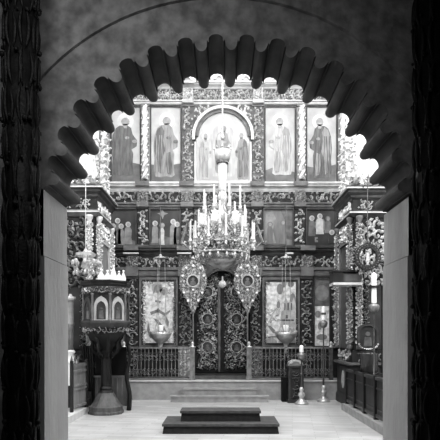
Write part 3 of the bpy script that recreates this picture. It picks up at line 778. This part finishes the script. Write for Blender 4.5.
for k in range(14):
    a = 2*pi*k/14; mb.ball(cxx + .46*cos(a), cd + .46*sin(a), cz(258.5), .06, 8, 5)
mb.build('bosses', 'wax', bw, smooth=True)
for rad, zc, hgt, nm in ((.54, 240, .20, 'upper_filigree_ring'), (.66, 249, .28, 'lower_filigree_ring')):
    rg = MB().lathe(cxx, cd, [(rad-.01, cz(zc)-hgt/2), (rad+.012, cz(zc)-hgt/2), (rad+.012, cz(zc)-hgt/2+.03), (rad-.01, cz(zc)-hgt/2+.03)], 28)
    for k in range(16):
        a = 2*pi*k/16
        rg.tube([(cxx + rad*cos(a), cd + rad*sin(a), cz(zc)-hgt/2+.015), (cxx + (rad-.2)*cos(a), cd + (rad-.2)*sin(a), cz(zc)+.05), (cxx + .2*cos(a), cd + .2*sin(a), cz(zc)+.1)], .01, 4)
    rg = rg.build(nm, 'gilt_mid', ch)
    MB().carve(wrap(cxx, cd, rad, cz(zc)-hgt/2), 2*pi*rad, hgt, .16, rng, .03, None, 1.1).build('filigree', 'silver_filigree', rg)
    mb = MB()
    for k in range(20):
        a = 2*pi*(k+.5)/20; mb.ball(cxx + rad*cos(a), cd + rad*sin(a), cz(zc)-hgt/2-.07, .03, 6, 5, 1.8)
    mb.build('crystal_drops', 'clear_glass', rg, smooth=True)
MB().lathe(cxx, cd, [(.02, cz(288)), (.02, cz(276))], 8).ball(cxx, cd, cz(284), .095, 14, 8).build('ball_finial', 'wax', ch, smooth=True)

# ---------------------------------------------------------------- two-tier podium
py0 = 10.1
t = thing('two_step_podium', (X(220, 10.1), 10.6, 0), 'low black two-step podium standing in the middle of the floor', 'podium')
def tier(nm, x0, x1, y0, y1, z0, z1):
    o = MB().taper(x0, x1, y0, y1, z0, z1-.05, .02).build(nm, 'podium_cloth', t)
    MB().box(x0-.01, x1+.01, y0-.01, y1+.01, z1-.05, z1).build('top_board', 'podium_top', o)
tier('lower_step', X(162.5, 10.1), X(279, 10.1), 10.1, 11.1, 0, .2)
tier('upper_step', X(180.5, 10.4), X(260.5, 10.4), 10.4, 10.9, .2, .42)

# ---------------------------------------------------------------- pulpit
pd = 12.8; pk = pd/F; pcx = X(106.2, pd); pcy = pd; pz = lambda py: Z(py, pd)
t = thing('pulpit', (pcx, pcy, 0), 'dark octagonal pulpit on a slender pillar with arched icons round its body', 'pulpit')
def octa(prof, seg=8): return MB().lathe(pcx, pcy, prof, seg, pi/8)
RB = .585
octa([(RB*.96, pz(323)), (RB*.96, pz(287))]).build('body', 'ground_dark', t)
octa([(RB, pz(288)), (RB+.03, pz(286)), (RB+.03, pz(285)), (RB+.06, pz(283.5)), (RB+.06, pz(282))]).build('cornice', 'black_wood', t)
octa([(RB, pz(295)), (RB+.01, pz(294)), (RB+.01, pz(289)), (RB, pz(288))]).build('frieze', 'moulding_dark', t)
octa([(RB, pz(328)), (RB+.03, pz(326)), (RB+.06, pz(323.5)), (RB+.06, pz(322)), (RB+.03, pz(321))]).build('base_moulding', 'moulding_dark', t)
bl = octa([(.12, pz(353)), (.15, pz(350)), (.22, pz(346)), (.34, pz(341)), (.47, pz(335.5)), (.54, pz(331)), (RB, pz(328))]).build('bowl', 'black_wood', t)
MB().carve(wrap(pcx, pcy, .56, pz(333)), 2*pi*.56, .14, .14, rng, .03, None, 1.).build('bowl_carving', 'gilt_dim', bl)
mb = MB()
for k in range(8):
    a = -pi/2 + k*pi/4
    nx, ny = cos(a), sin(a); ap = RB*.96*cos(pi/8); wd = RB*.96*sin(pi/8)
    frm = plane((pcx + nx*ap, pcy + ny*ap, pz(322)), (-ny, nx, 0), (0, 0, 1), (nx, ny, 0))
    H = pz(295)-pz(322)
    def archp(w, h0, hs, n=8): return [(-w, h0), (w, h0), (w, hs)] + [(w*cos(pi/2*i/n)**1.0*(1), hs + w*1.5*sin(pi/2*i/n)) for i in range(1, n)] + [(0, hs + w*1.62)] + [(-w*cos(pi/2*i/n), hs + w*1.5*sin(pi/2*i/n)) for i in range(n-1, 0, -1)] + [(-w, hs)]
    op = archp(wd*.82, .03, H*.50); ip = archp(wd*.54, .05, H*.46)
    vs = [frm(u, v, .03) for u, v in op] + [frm(u, v, .03) for u, v in ip] + [frm(u, v, 0) for u, v in op] + [frm(u, v, 0) for u, v in ip]; n_ = len(op)
    fs = []
    for i in range(n_):
        j = (i+1) % n_
        fs += [(i, j, n_+j, n_+i), (i, j, 2*n_+j, 2*n_+i), (n_+i, n_+j, 3*n_+j, 3*n_+i)]
    fo = MB().add(vs, fs).build('arched_panel', 'moulding_pale' if k in (0, 1) else 'moulding_dark', t)  # lit faces pale, the others dark: light put into the panel colour
    MB().poly(frm, ip, 0, .012).build('painted_panel', 'icon_dark', fo)
    MB().poly(frm, [(-wd*.3, .07), (wd*.3, .07), (wd*.22, H*.4), (-wd*.22, H*.4)], .012, .018).disc(frm, (0, H*.47), wd*.14, .012, .02).build('painted_saint', 'icon_shadow', fo)
    # colonnette on the edge
    a2 = a + pi/8; ex, ey = pcx + RB*.97*cos(a2), pcy + RB*.97*sin(a2)
    MB().lathe(ex, ey, [(.05, pz(322)), (.05, pz(320)), (.03, pz(319)), (.035, pz(308)), (.03, pz(297)), (.05, pz(295))], 8).build('colonnette', 'moulding_mid', t, smooth=True)
    b = [(pcx + r*cos(a2), pcy + r*sin(a2), z) for r, z in ((.14, pz(358)), (.20, pz(354)), (.30, pz(352)), (.36, pz(347)), (.34, pz(342)), (.42, pz(337)))]
    mb.tube(b, [.03, .045, .04, .05, .035, .03], 6)
mb.build('scroll_brackets', 'pulpit_wood', t, smooth=True)
MB().carve(wrap(pcx, pcy, RB*.99, pz(294.3), -pi/2-pi*.9), 2*pi*RB*.9, .13, .13, rng, .03, None, 1.2).build('frieze_carving', 'gilt_dim', t)
st = octa([(.20, pz(392)), (.16, pz(390)), (.17, pz(388)), (.13, pz(386)), (.135, pz(358)), (.17, pz(355)), (.19, pz(353)), (.15, pz(351))]).build('pillar', 'pulpit_wood', t)
octa([(.46, 0), (.46, pz(411)), (.43, pz(410)), (.43, pz(406)), (.39, pz(405)), (.24, pz(396)), (.17, pz(391))]).build('pillar_base', 'grey_wood', t)
# white scalloped cresting on the far right rim
mb = MB()
for k in range(5):
    a = -pi/2 + .02 + k*.26; w = .085; frm = wrap(pcx, pcy, RB+.0, pz(282), a, 1)
    hgt = (.22, .19, .32, .19, .22)[k]
    mb.poly(frm, [(-w, 0), (w, 0), (w, .08), (w*.6, hgt*.6), (0, hgt), (-w*.6, hgt*.6), (-w, .08)], -.03, 0)
    b = frm(0, hgt+.02, -.015); mb.ball(b[0], b[1], b[2], .03, 6, 5)
mb.build('cresting', 'white_block', t)
# stair behind the pulpit
t = thing('pulpit_stair', (X(111, 13.3), 13.2, 0), 'dark wooden stair enclosure with panelled lower side behind the pulpit pillar', 'stair')
sd = 13.28
sx = lambda px: X(px, sd); szz = lambda py: Z(py, sd)
MB().box(sx(95), sx(127), sd, sd+.08, szz(406), szz(376.5)).build('side_panel', 'grey_wood', t)
mb = MB()
for px in range(97, 127, 5): mb.box(sx(px), sx(px+.8), sd-.015, sd, szz(405), szz(378))
mb.box(sx(94), sx(128), sd-.025, sd+.1, szz(377.5), szz(375.5)).build('panel_moulding', 'moulding_mid', t)
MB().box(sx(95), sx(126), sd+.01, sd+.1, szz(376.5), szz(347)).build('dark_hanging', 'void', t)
mb = MB(); pts = [(sx(128.2 + 1.6*sin(q*.9)), sd-.0, szz(345 + q*5.9)) for q in range(11)]
pts[-1] = (pts[-1][0], pts[-1][1], 0.0)
mb.tube(pts, [.05, .045, .04, .045, .05, .055, .05, .05, .055, .06, .065], 7).build('curved_post', 'black_wood', t, smooth=True)
mb = MB()
for i in range(5): mb.tube([(sx(82.5 + i*2.4), sd+.04, szz(402)), (sx(84 + i*2.2), sd+.03, szz(375)), (sx(83 + i*2.2), sd+.04, szz(346))], [.03, .025, .03], 6)
mb.build('baluster_bundle', 'black_wood', t, smooth=True)
for i in range(3): MB().box(sx(84), sx(92), sd-.36+.1*i, sd-.04, .17*i, .17*(i+1)).build('step', 'brown_wood', t)

# ---------------------------------------------------------------- left: wooden gate, candle stand
gx = -3.6; y0, y1 = 11.92, 12.85; zb = .15; z1 = 1.30
t = thing('wooden_gate', (gx, (y0+y1)/2, zb), 'low grey wooden panelled gate on the left kerb before the pulpit', 'gate')
gd = sqrt((y1-y0)**2 + .13**2); ux_, uy_ = .13/gd, (y1-y0)/gd
fr = plane((gx, y0, zb), (ux_, uy_, 0), (0, 0, 1), (uy_, -ux_, 0)); L = gd; H = z1-zb
MB().poly(fr, [(.06, .06), (L-.06, .06), (L-.06, H), (.06, H)], -.03, 0).build('boards', 'gate_wood', t)
for u in (0, L-.08): MB().poly(fr, [(u, 0), (u+.08, 0), (u+.08, H+.08), (u, H+.08)], -.03, .03).build('stile', 'brown_wood', t)
mb = MB()
for v in (.08, .5, .58, H-.22, H-.08): mb.poly(fr, [(.08, v), (L-.08, v), (L-.08, v+.06), (.08, v+.06)], 0, .025)
mb.build('cross_rail', 'gate_wood', t)
for u in (.03, .22, .4): MB().lathe(gx+u*ux_, y0+u*uy_, [(.03, z1), (.02, z1+.06), (.035, z1+.1), (.005, z1+.2)], 8).build('finial', 'iron', t)
bd = 12.9; bx = X(70.5, bd); bz = lambda py: Z(py, bd)
t = thing('pedestal', (bx, bd, .15), 'white square pedestal with a dark foot behind the left gate', 'pedestal')
MB().box(bx-.22, bx+.22, bd-.2, bd+.2, .15, bz(385)).build('dark_foot', 'ground_dark', t)
MB().box(bx-.2, bx+.2, bd-.18, bd+.18, bz(385), bz(363.5)).build('white_block', 'white_block', t)
t = thing('tall_candlestick', (bx, bd, bz(363.5)), 'tall pale candlestick with painted candle standing on the white pedestal', 'candlestick')
MB().lathe(bx, bd, [(.19, bz(363.5)), (.17, bz(361)), (.11, bz(358)), (.09, bz(354)), (.13, bz(352)), (.09, bz(350))], 14).build('foot', 'white_block', t, smooth=True)
MB().lathe(bx, bd, [(.09, bz(350)), (.085, bz(326)), (.10, bz(325)), (.10, bz(323)), (.085, bz(322)), (.08, bz(301))], 14).build('candle_body', 'ground_light', t, smooth=True)
MB().lathe(bx, bd, [(.08, bz(301)), (.13, bz(299.5)), (.13, bz(297)), (.05, bz(296)), (.03, bz(294))], 12).build('drip_pan', 'wax', t, smooth=True)

# ---------------------------------------------------------------- corner shrines (kiots) wrapped round the piers
def kiot(s, xf, dn, df, label, light):
    xw = s*(HX-.02)
    t = thing('corner_shrine', (s*(abs(xf)+.9), (dn+df)/2, 0), label, 'shrine')
    # -s*o moves outward on the side face, -o outward on the front face
    def lp(prof):
        a = [(xf - s*o, df, z) for o, z in prof]; b = [(xf - s*o, dn - o, z) for o, z in prof]; c = [(xw, dn - o, z) for o, z in prof]
        back = [(prof[-1][1]), (prof[0][1])]
        a += [(xf, df, q) for q in back]; b += [(xf, dn, q) for q in back]; c += [(xw, dn, q) for q in back]
        return MB().sweep([a, b, c])
    MB().box(xf, xw, dn, df, 0, 5.95).build('core', 'ground_dark', t)
    lp([(.05, 5.70), (.12, 5.74), (.13, 5.8), (.20, 5.86), (.20, 5.92), (.25, 5.95), (.25, 6.02), (.15, 6.05)]).build('top_cornice', 'moulding_dark', t)
    lp([(.24, 5.945), (.27, 5.95), (.27, 5.985), (.24, 5.99)]).build('cornice_edge', 'moulding_light', t)
    lp([(.05, 5.22), (.08, 5.25), (.14, 5.31), (.14, 5.36), (.10, 5.40)]).build('lower_cornice', 'moulding_mid' if light else 'moulding_dark', t)
    lp([(.13, 5.31), (.155, 5.31), (.155, 5.35), (.13, 5.35)]).build('lower_cornice_edge', 'moulding_light', t)
    fs_ = plane((xf, df, 0), (0, -1, 0), (0, 0, 1), (-s, 0, 0)); LS = df-dn
    ff = plane((xf, dn, 0), (s, 0, 0), (0, 0, 1), (0, -1, 0)); LF = min(2.2, abs(xw-xf))
    off = lambda fr, u0, v0, h0: (lambda u, v, h=0.: fr(u+u0, v+v0, h+h0))
    gl = 'gilt_bright'
    fz = MB().poly(fs_, [(0, 5.4), (LS, 5.4), (LS, 5.7), (0, 5.7)], 0, .05).poly(ff, [(-.05, 5.4), (LF, 5.4), (LF, 5.7), (-.05, 5.7)], 0, .05).build('frieze', 'ground_dark', t)
    mb = MB().carve(off(fs_, .15, 5.41, .05), LS-.3, .28, .28, rng, .06, None, 1.5)
    for k in range(4): mb.carve(off(ff, .12 + k*.55, 5.41, .05), .36, .28, .18, rng, .06, None, 1.5)
    mb.build('carving', gl, fz)
    mb = MB()
    for (fr, us_) in ((fs_, (.07, LS-.12)), (ff, (.12, .95, 1.7))):
        for u in us_:
            b = fr(u, 0, .09); mb.lathe(b[0], b[1], [(.09, 1.6), (.09, 1.7), (.06, 1.75), (.07, 3.3), (.06, 5.1), (.1, 5.18), (.1, 5.24)], 10)
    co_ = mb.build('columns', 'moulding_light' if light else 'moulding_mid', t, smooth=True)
    mb = MB()
    for (fr, us_) in ((fs_, (.07, LS-.12)), (ff, (.12, .95, 1.7))):
        for u in us_:
            b = fr(u, 0, .09)
            mb.carve(wrap(b[0], b[1], .068, 1.75), 2*pi*.068, 3.3, .13, rng, .04, None, 1.3)
    mb.build('vine', gl if light else 'gilt_mid', co_)
    # side icon with carved arched head
    ip = MB().poly(fs_, [(.32, 1.62), (LS-.36, 1.62), (LS-.36, 4.6), (.32, 4.6)], 0, .04).build('side_icon', 'marble_grey' if light else 'shade_grey', t)  # lit and shaded copies of the grey for the two shrine sides
    mb = MB()
    for u in (.24, LS-.36): mb.poly(fs_, [(u, 1.62), (u+.08, 1.62), (u+.08, 4.6), (u, 4.6)], 0, .09)
    mb.poly(fs_, [(.24, 4.6), (LS-.28, 4.6), (LS-.28, 4.68), (.24, 4.68)], 0, .09)
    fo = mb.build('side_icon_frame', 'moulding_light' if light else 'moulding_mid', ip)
    MB().carve(off(fs_, .24, 4.7, .02), LS-.5, .5, .2, rng, .07, None, 1.4).build('head_carving', gl if light else 'gilt_mid', t)
    MB().carve(off(fs_, .14, 1.7, .05), .1, 2.9, .12, rng, .06, None, 1.4).carve(off(fs_, LS-.26, 1.7, .05), .1, 2.9, .12, rng, .06, None, 1.4).build('edge_carving', gl if light else 'gilt_mid', t)
    # front: openwork carving over dark
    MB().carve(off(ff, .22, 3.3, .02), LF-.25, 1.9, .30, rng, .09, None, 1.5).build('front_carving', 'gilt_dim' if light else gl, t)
    fi = MB().poly(ff, [(.30, 1.62), (LF-.2, 1.62), (LF-.2, 3.3), (.30, 3.3)], 0, .05).build('front_icon', 'icon_dark', t)
    MB().carve(off(ff, .20, 1.65, .03), .2, 1.65, .15, rng, .06, None, 1.2).build('frame_carving', 'gilt_mid', fi)
    # carved apron, ledge and pedestal
    ap = lp([(.0, 1.25), (.06, 1.25), (.06, 1.58), (.0, 1.58)]).build('apron', 'ground_dark', t)
    MB().carve(off(fs_, .1, 1.27, .06), LS-.2, .3, .25, rng, .05, None, 1.2).carve(off(ff, .1, 1.27, .06), LF-.2, .3, .25, rng, .05, None, 1.2).build('carving', 'gilt_dim', ap)
    lp([(.05, 1.13), (.16, 1.17), (.20, 1.19), (.20, 1.24), (.06, 1.25)]).build('ledge', 'moulding_mid', t)
    lp([(.0, .0), (.13, .0), (.13, .22), (.11, .26), (.09, .3), (.09, 1.13), (.0, 1.13)]).build('base', 'brown_wood', t)
    bp = MB().poly(fs_, [(.45, .35), (LS-.3, .35), (LS-.3, 1.08), (.45, 1.08)], .09, .12).build('base_panel', 'moulding_dark', t)
    MB().disc(fs_, (LS*.55, .72), .16, .12, .135, 16, 1.6).build('painted_oval', 'icon_glow', bp)
    # leafy crest along the top
    mb = MB()
    for k in range(7):
        b = off(fs_, .1 + k*(LS-.2)/6, 6.03, -.05)
        for q in range(5): mb.leaf(b, 0, 0, pi/2 + (q-2)*.5, (.38, .52, .66, .52, .38)[q]*(1.2 if k % 3 == 0 else .7), .06, .08)
    for k in range(6):
        b = off(ff, .0 + k*.42, 6.03, -.05)
        for q in range(5): mb.leaf(b, 0, 0, pi/2 + (q-2)*.55, (.38, .5, .66, .5, .38)[q]*(1.1 if k % 2 == 0 else .7), .06, .08)
        mb.carve(off(ff, -.15 + k*.42, 6.05, -.02), .35, .3, .17, rng, .06, None, 1.3)
    mb.build('leaf_crest', 'gilt_mid', t)
    # openwork scroll rising at the rear inner corner
    mb = MB().carve(plane((xf - .05 if s > 0 else xf - .45, df-.1, 6.0), (1, 0, 0), (0, 0, 1), (0, -1, 0)), .5, 2.0, .22, rng, .09, None, 1.5)
    b = plane((xf + s*.15, df-.08, 6.0), (1, 0, 0), (0, 0, 1), (0, -1, 0))
    mb.poly(b, [(-.12, 0), (.12, 0), (.10, .8), (.12, 1.3), (.05, 2.0), (-.05, 2.0), (-.1, 1.2)], -.08, 0)
    mb.build('openwork_scroll', 'gilt_bright', t)
    return t
kr = kiot(1, 3.62, 13.7, 15.34, 'tall carved shrine on the right pier with heavy dark cornice and leafy crest', False)
kl = kiot(-1, -3.46, 13.6, 15.34, 'tall pale gilded shrine on the left pier partly hidden by the pulpit', True)
# canopy box on the right shrine
mb = MB(); cd2 = 13.2; kx = lambda px: X(px, cd2); kz = lambda py: Z(py, cd2)
cb = MB().box(kx(333), kx(360), cd2, 13.68, kz(271.5), kz(269.5)).build('canopy_top', 'black_wood', kr)
MB().box(kx(334), kx(344), cd2+.05, 13.66, kz(282.5), kz(271.5)).build('canopy_box', 'black_wood', kr)
MB().box(kx(344), kx(362), cd2+.08, 13.66, kz(281.5), kz(273.5)).build('canopy_panel', 'shade_grey', kr)
MB().box(kx(333), kx(362), cd2-.05, 13.66, kz(285), kz(282.5)).build('canopy_shelf', 'moulding_light', kr)

# ---------------------------------------------------------------- small hanging chandeliers at the sides
def wreath_lamp(px, py, d, rad, ztop, mt, label, spikes, bright):
    x, z = X(px, d), Z(py, d)
    t = thing('hanging_wreath_lamp', (x, d, z-rad), label, 'lamp')
    MB().tube([(x, d, ztop), (x, d, z+rad*.9)], .012, 5).build('chain', 'iron', t)
    fr = front(x, d, z)
    mb = MB().ring(fr, (0, 0), rad*.55, rad*.8, -.05, .05, n=22, ell=1.05).build('wreath', mt, t)
    sp = MB()
    r2 = random.Random(3)
    for k in range(spikes):
        a = 2*pi*k/spikes + r2.uniform(-.06, .06)
        sp.leaf(fr, rad*.75*cos(a), rad*.79*sin(a), a + r2.uniform(-.5, .5), rad*r2.uniform(.3, .5), rad*.07, .05)
        sp.leaf(fr, rad*.68*cos(a), rad*.72*sin(a), a + pi/2, rad*.3, rad*.08, .09)
    sp.build('leaves', bright, mb)
    MB().lathe(x, d, [(.02, z-rad*.55), (.07, z-rad*.5), (.03, z-rad*.4), (.08, z-rad*.25), (.08, z-rad*.2)], 10).build('candle_cup', 'brass', t, smooth=True)
    MB().lathe(x, d, [(.045, z-rad*.22), (.045, z+rad*.2), (.01, z+rad*.26)], 8).build('candle', 'wax', t)
    return t
wreath_lamp(367.5, 257, 13.0, .42, Z(190, 13.0), 'black_wood', 'dark leafy wreath lamp with one candle hanging before the right shrine', 26, 'gilt_dim')
wl = bpy.data.objects['hanging_wreath_lamp']; bx_ = X(367.5, 13.0)
MB().tube([(bx_, 13.0, Z(190, 13.0)), (bx_, 13.0, Z(190, 13.0)+.1), (bx_, 13.2, Z(190, 13.0)+.2), (bx_, 13.41, Z(190, 13.0)+.2)], .018, 6).build('bracket', 'iron', wl)
lx, lz = X(84, 12.6), Z(263, 12.6); ld = 12.75
t = thing('small_chandelier', (lx, ld, lz-.5), 'small pale crystal chandelier hanging before the left shrine', 'chandelier')
MB().tube([(lx, ld, HZ), (lx, ld, lz+.3)], .012, 5).build('chain', 'brass', t)
MB().lathe(lx, ld, [(.03, lz-.3), (.08, lz-.25), (.05, lz-.2), (.12, lz-.05), (.06, lz+.1), (.09, lz+.25), (.02, lz+.4)], 12).build('stem', 'silver_filigree', t, smooth=True)
for k in range(8):
    a = 2*pi*k/8 + .2; c_, s_ = cos(a), sin(a)
    am = MB().tube([(lx + r*c_, ld + r*s_, lz + z) for r, z in ((.05, -.1), (.15, -.22), (.27, -.18), (.31, -.05))], .015, 5).build('arm', 'silver_filigree', t)
    MB().lathe(lx + .31*c_, ld + .31*s_, [(.02, lz-.05), (.045, lz-.02), (.05, lz+.05), (.035, lz+.1)], 8).build('glass_shade', 'glass_pale', am, smooth=True)
    MB().ball(lx + .29*c_, ld + .29*s_, lz-.24, .035, 6, 5, 1.8).build('crystal_drop', 'glass_pale', am, smooth=True)
rg = MB().ring(plane((lx, ld, lz+.22), (1, 0, 0), (0, 1, 0), (0, 0, 1)), (0, 0), .22, .25, -.03, .05, n=18).build('crystal_ring', 'silver_filigree', t)
# ---------------------------------------------------------------- floor candlesticks before the right stall
def floor_candlestick(px, d, py_top, z0, label, cand, group=None, shaft_top=None, mt='brass'):
    x = X(px, d); zt = Z(py_top, d); cl = cand; z1 = zt-cl
    t = thing('floor_candlestick', (x, d, z0), label, 'candlestick', group)
    MB().lathe(x, d, [(.19, z0), (.20, z0+.03), (.16, z0+.07), (.09, z0+.12), (.06, z0+.2), (.10, z0+.26), (.10, z0+.31), (.05, z0+.37), (.07, z0+.42), (.035, z0+.5)], 16).build('base', mt, t, smooth=True)
    MB().lathe(x, d, [(.03, z0+.5), (.022, z0+.8), (.045, z0+.84), (.022, z0+.88), (.02, z1-.25), (.045, z1-.22), (.02, z1-.18), (.02, z1-.1)], 10).build('shaft', 'iron', t, smooth=True)
    MB().lathe(x, d, [(.02, z1-.25), (.10, z1-.2), (.13, z1-.1), (.12, z1-.05), (.05, z1-.02), (.06, z1)], 12).build('holder', 'rail_bronze', t, smooth=True)
    cc = MB().lathe(x, d, [(.06, z1), (.06, zt-.03), (.01, zt)], 12).build('candle', 'wax_white', t)
    return t, cc, x, zt
t, cc, x, zt = floor_candlestick(323.5, 15.0, 306, 0, 'tall floor candlestick with a thick white candle beside the right shrine', .42)
MB().lathe(x, 15.0, [(.075, zt-.26), (.075, zt-.20)], 12).build('dark_band', 'iron', cc)
floor_candlestick(301.5, 14.45, 345, 0, 'slender floor candlestick standing in front of the glazed reliquary case', .2)
t, cc, x, zt = floor_candlestick(374, 11.9, 272.5, .17, 'large double white candle on a stand nearest the right jamb', .72)
MB().lathe(x, 11.9, [(.13, zt-.37), (.13, zt-.32)], 12).build('dark_ring', 'black_wood', cc)
MB().tube([(x+.0, 11.9, zt-.35), (x+.2, 11.9, zt-.35), (x+.2, 11.9, Z(372, 11.9)), (x+.02, 11.9, Z(374, 11.9))], .03, 6).build('side_bracket', 'black_wood', t)

# reliquary case
vd = 14.75; vx = lambda px: X(px, vd); vz = lambda py: Z(py, vd)
t = thing('reliquary_case', (vx(295), vd+.2, 0), 'dark carved upright case with a pale arched top before the right rail', 'case')
MB().box(vx(288.5), vx(303.5), vd, vd+.45, 0, vz(366)).build('cabinet', 'brown_wood', t)
MB().box(vx(291), vx(301), vd-.02, vd, vz(398), vz(369)).build('door_panel', 'icon_dark', t)
mb = MB()
for a, b in ((288.5, 290.6), (301.4, 303.5)): mb.box(vx(a), vx(b), vd-.05, vd, 0, vz(366))
mb.box(vx(287.5), vx(304.5), vd-.06, vd+.47, 0, .1).box(vx(287.5), vx(304.5), vd-.06, vd+.47, vz(367.5), vz(365.5)).build('carved_stiles', 'moulding_dark', t)
MB().carve(front(vx(291), vd-.02, vz(397)), vx(301)-vx(291), 27*vd/F, .2, rng, .04, None, .8).build('carving', 'moulding_mid', t)
fr = front(vx(296), vd+.02, vz(365.5)); r = 7.2*vd/F
MB().poly(fr, [(-r, 0), (r, 0)] + [(r*cos(pi*i/12), .05 + r*.55*sin(pi*i/12)) for i in range(13)], -.3, 0).build('arched_top', 'moulding_pale', t)
MB().ring(fr, (0, .05), r*.55, r*.9, 0, .04, 0, pi, 12, .55).build('top_moulding', 'gilt_mid', t)
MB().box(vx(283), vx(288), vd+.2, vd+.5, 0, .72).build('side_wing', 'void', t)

# ---------------------------------------------------------------- right rail, urn and oval-framed icon
rx = 3.34; y0, y1 = 10.0, 13.35
t = thing('side_rail', (rx, 11.7, .17), 'dark panelled wooden rail running along the right kerb', 'railing')
fr = plane((rx, y0, .17), (0, 1, 0), (0, 0, 1), (-1, 0, 0)); L = y1-y0; H = .93
MB().poly(fr, [(0, H-.07), (L, H-.07), (L, H), (0, H)], -.05, .04).build('top_rail', 'moulding_dark', t)
MB().poly(fr, [(0, .05), (L, .05), (L, .12), (0, .12)], -.03, .03).build('bottom_rail', 'moulding_dark', t)
n = 4
for i in range(n+1):
    u = L*i/n
    po = MB().poly(fr, [(u-.05, 0), (u+.05, 0), (u+.05, H+.02), (u-.05, H+.02)], -.05, .05).build('post', 'black_wood', t)
for i in range(n):
    u0, u1 = L*i/n+.05, L*(i+1)/n-.05
    pp = MB().poly(fr, [(u0, .12), (u1, .12), (u1, H-.07), (u0, H-.07)], -.015, .0).build('panel', 'brown_wood', t)
    MB().poly(fr, [(u0+.08, .2), (u1-.08, .2), (u1-.08, .23), (u0+.08, .23)], 0, .02).poly(fr, [(u0, .66), (u1, .66), (u1, .69), (u0, .69)], 0, .02).build('panel_moulding', 'moulding_dark', pp)
ud = 12.35; uk = ud/F; ux = X(369, ud); uz = lambda py: Z(py, ud)
t = thing('stand', (ux, ud, .17), 'dark square stand beneath the metal urn behind the right rail', 'stand')
MB().box(ux-.19, ux+.19, ud-.2, ud+.2, .17, uz(375)).build('stand_body', 'black_wood', t)
MB().box(ux-.21, ux+.27, ud-.27, ud+.27, uz(375), uz(373)).build('stand_top', 'brown_wood', t)
t = thing('metal_urn', (ux, ud, uz(373)), 'polished metal drum urn on the dark stand behind the right rail', 'urn')
MB().lathe(ux, ud, [(.18, uz(373)), (.215, uz(371.5)), (.225, uz(356)), (.23, uz(354.5)), (.23, uz(353)), (.2, uz(352))], 24).build('drum', 'urn_metal', t, smooth=True)
MB().lathe(ux, ud, [(.2, uz(352)), (.22, uz(351.6)), (.18, uz(351)), (.1, uz(350.6))], 24).build('lid', 'black_wood', t, smooth=True)
t = thing('oval_framed_icon', (ux-.02, ud, uz(350)), 'dark rounded icon with a modelled highlight on its lower rim propped on the metal urn', 'icon')
fr = front(ux-.03, ud, uz(350)); w = 10.5*uk
def rrect(w, z0, z1, rb, rt, n=6):
    p = []
    for cx, cy, r, a in ((w-rb, z0+rb, rb, -pi/2), (w-rt, z1-rt, rt, 0), (-w+rt, z1-rt, rt, pi/2), (-w+rb, z0+rb, rb, pi)):
        for i in range(n+1): p.append((cx + r*cos(a + pi/2*i/n), cy + r*sin(a + pi/2*i/n)))
    return p
o_ = rrect(w, .0, 26*uk, .16, .2); i_ = rrect(w*.78, 3.2*uk, 24*uk, .12, .15); n_ = len(o_)
vs = [fr(u, v, .05) for u, v in o_] + [fr(u, v, .05) for u, v in i_] + [fr(u, v, -.05) for u, v in o_] + [fr(u, v, 0) for u, v in i_]; fs = []
for i in range(n_):
    j = (i+1) % n_; fs += [(i, j, n_+j, n_+i), (i, j, 2*n_+j, 2*n_+i), (n_+i, n_+j, 3*n_+j, 3*n_+i)]
MB().add(vs, fs).build('frame', 'moulding_dark', t)
MB().tube([fr(w*.93*cos(a), 7*uk + w*.62*sin(a), .06) for a in [pi*(1.02 + .96*q/14) for q in range(15)]], .03, 6).build('rim_highlight', 'highlight_metal', t, smooth=True)  # bright tube imitating the glint along the lower edge of the frame
MB().poly(fr, rrect(w*.79, 3*uk, 24.2*uk, .12, .15), -.03, .01).build('panel', 'icon_dark', t)
MB().poly(fr, [(-w*.4, 4*uk), (w*.4, 4*uk), (w*.3, 13*uk), (-w*.3, 13*uk)], .01, .018).disc(fr, (0, 16*uk), w*.22, .01, .02).build('painted_bust', 'icon_shadow', t)

# ------------------------------------------------------------------ light
def area(name, loc, target, size, power, sy=None):
    l = bpy.data.lights.new(name, 'AREA'); l.energy = power; l.size = size
    if sy: l.shape = 'RECTANGLE'; l.size_y = sy
    o = bpy.data.objects.new(name, l); COL.objects.link(o); o.location = loc
    from mathutils import Vector
    o.rotation_euler = (Vector(target) - Vector(loc)).to_track_quat('-Z', 'Y').to_euler()
    return o
area('overhead_fill', (1.5, 11.0, 13.6), (-.5, 16.6, 7.5), 4.0, 500)  # unseen area light added to brighten the upper tiers; no dome built
area('right_window_light', (6.2, 10.5, 9.0), (-3.5, 15.5, 4.5), 2.6, 420, 3.5)
area('left_side_light', (-6.2, 9.5, 9.0), (3.5, 14.5, 3.5), 2.2, 170, 3.0)  # area light at the left wall, no window modelled there
area('hall_ceiling_fill', (0, 8.0, 13.6), (0, 11.5, 0), 5.0, 650)  # unseen area light added under the ceiling
area('back_wall_fill', (4.9, 17.4, 12.5), (5.2, 18.2, 7.5), 1.2, 160)  # extra light added to whiten the back wall, right side
area('back_wall_fill_left', (-4.9, 17.4, 12.5), (-5.2, 18.2, 7.5), 1.2, 160)  # same added wall light on the left
area('front_fill_light', (-.8, 6.5, 8.8), (0, 16, 2.2), 2.6, 480)  # added frontal fill for the faces turned to the camera
area('porch_fill', (-1.1, 2.6, 4.9), (-1.5, 5.2, 3.7), 1.0, 38)  # weak fill added to reveal the arch face
area('low_fill_light', (5.8, 8.6, 5.0), (-3.8, 11.0, 1.6), 1.4, 110)  # local fill added for the left pedestal and left jamb
w = bpy.data.worlds.new('world'); scene.world = w; w.use_nodes = True
w.node_tree.nodes['Background'].inputs['Color'].default_value = (.5, .5, .5, 1)
w.node_tree.nodes['Background'].inputs['Strength'].default_value = .3
scene.view_settings.view_transform = 'Standard'
scene.view_settings.look = 'Medium High Contrast'
scene.view_settings.exposure = 0
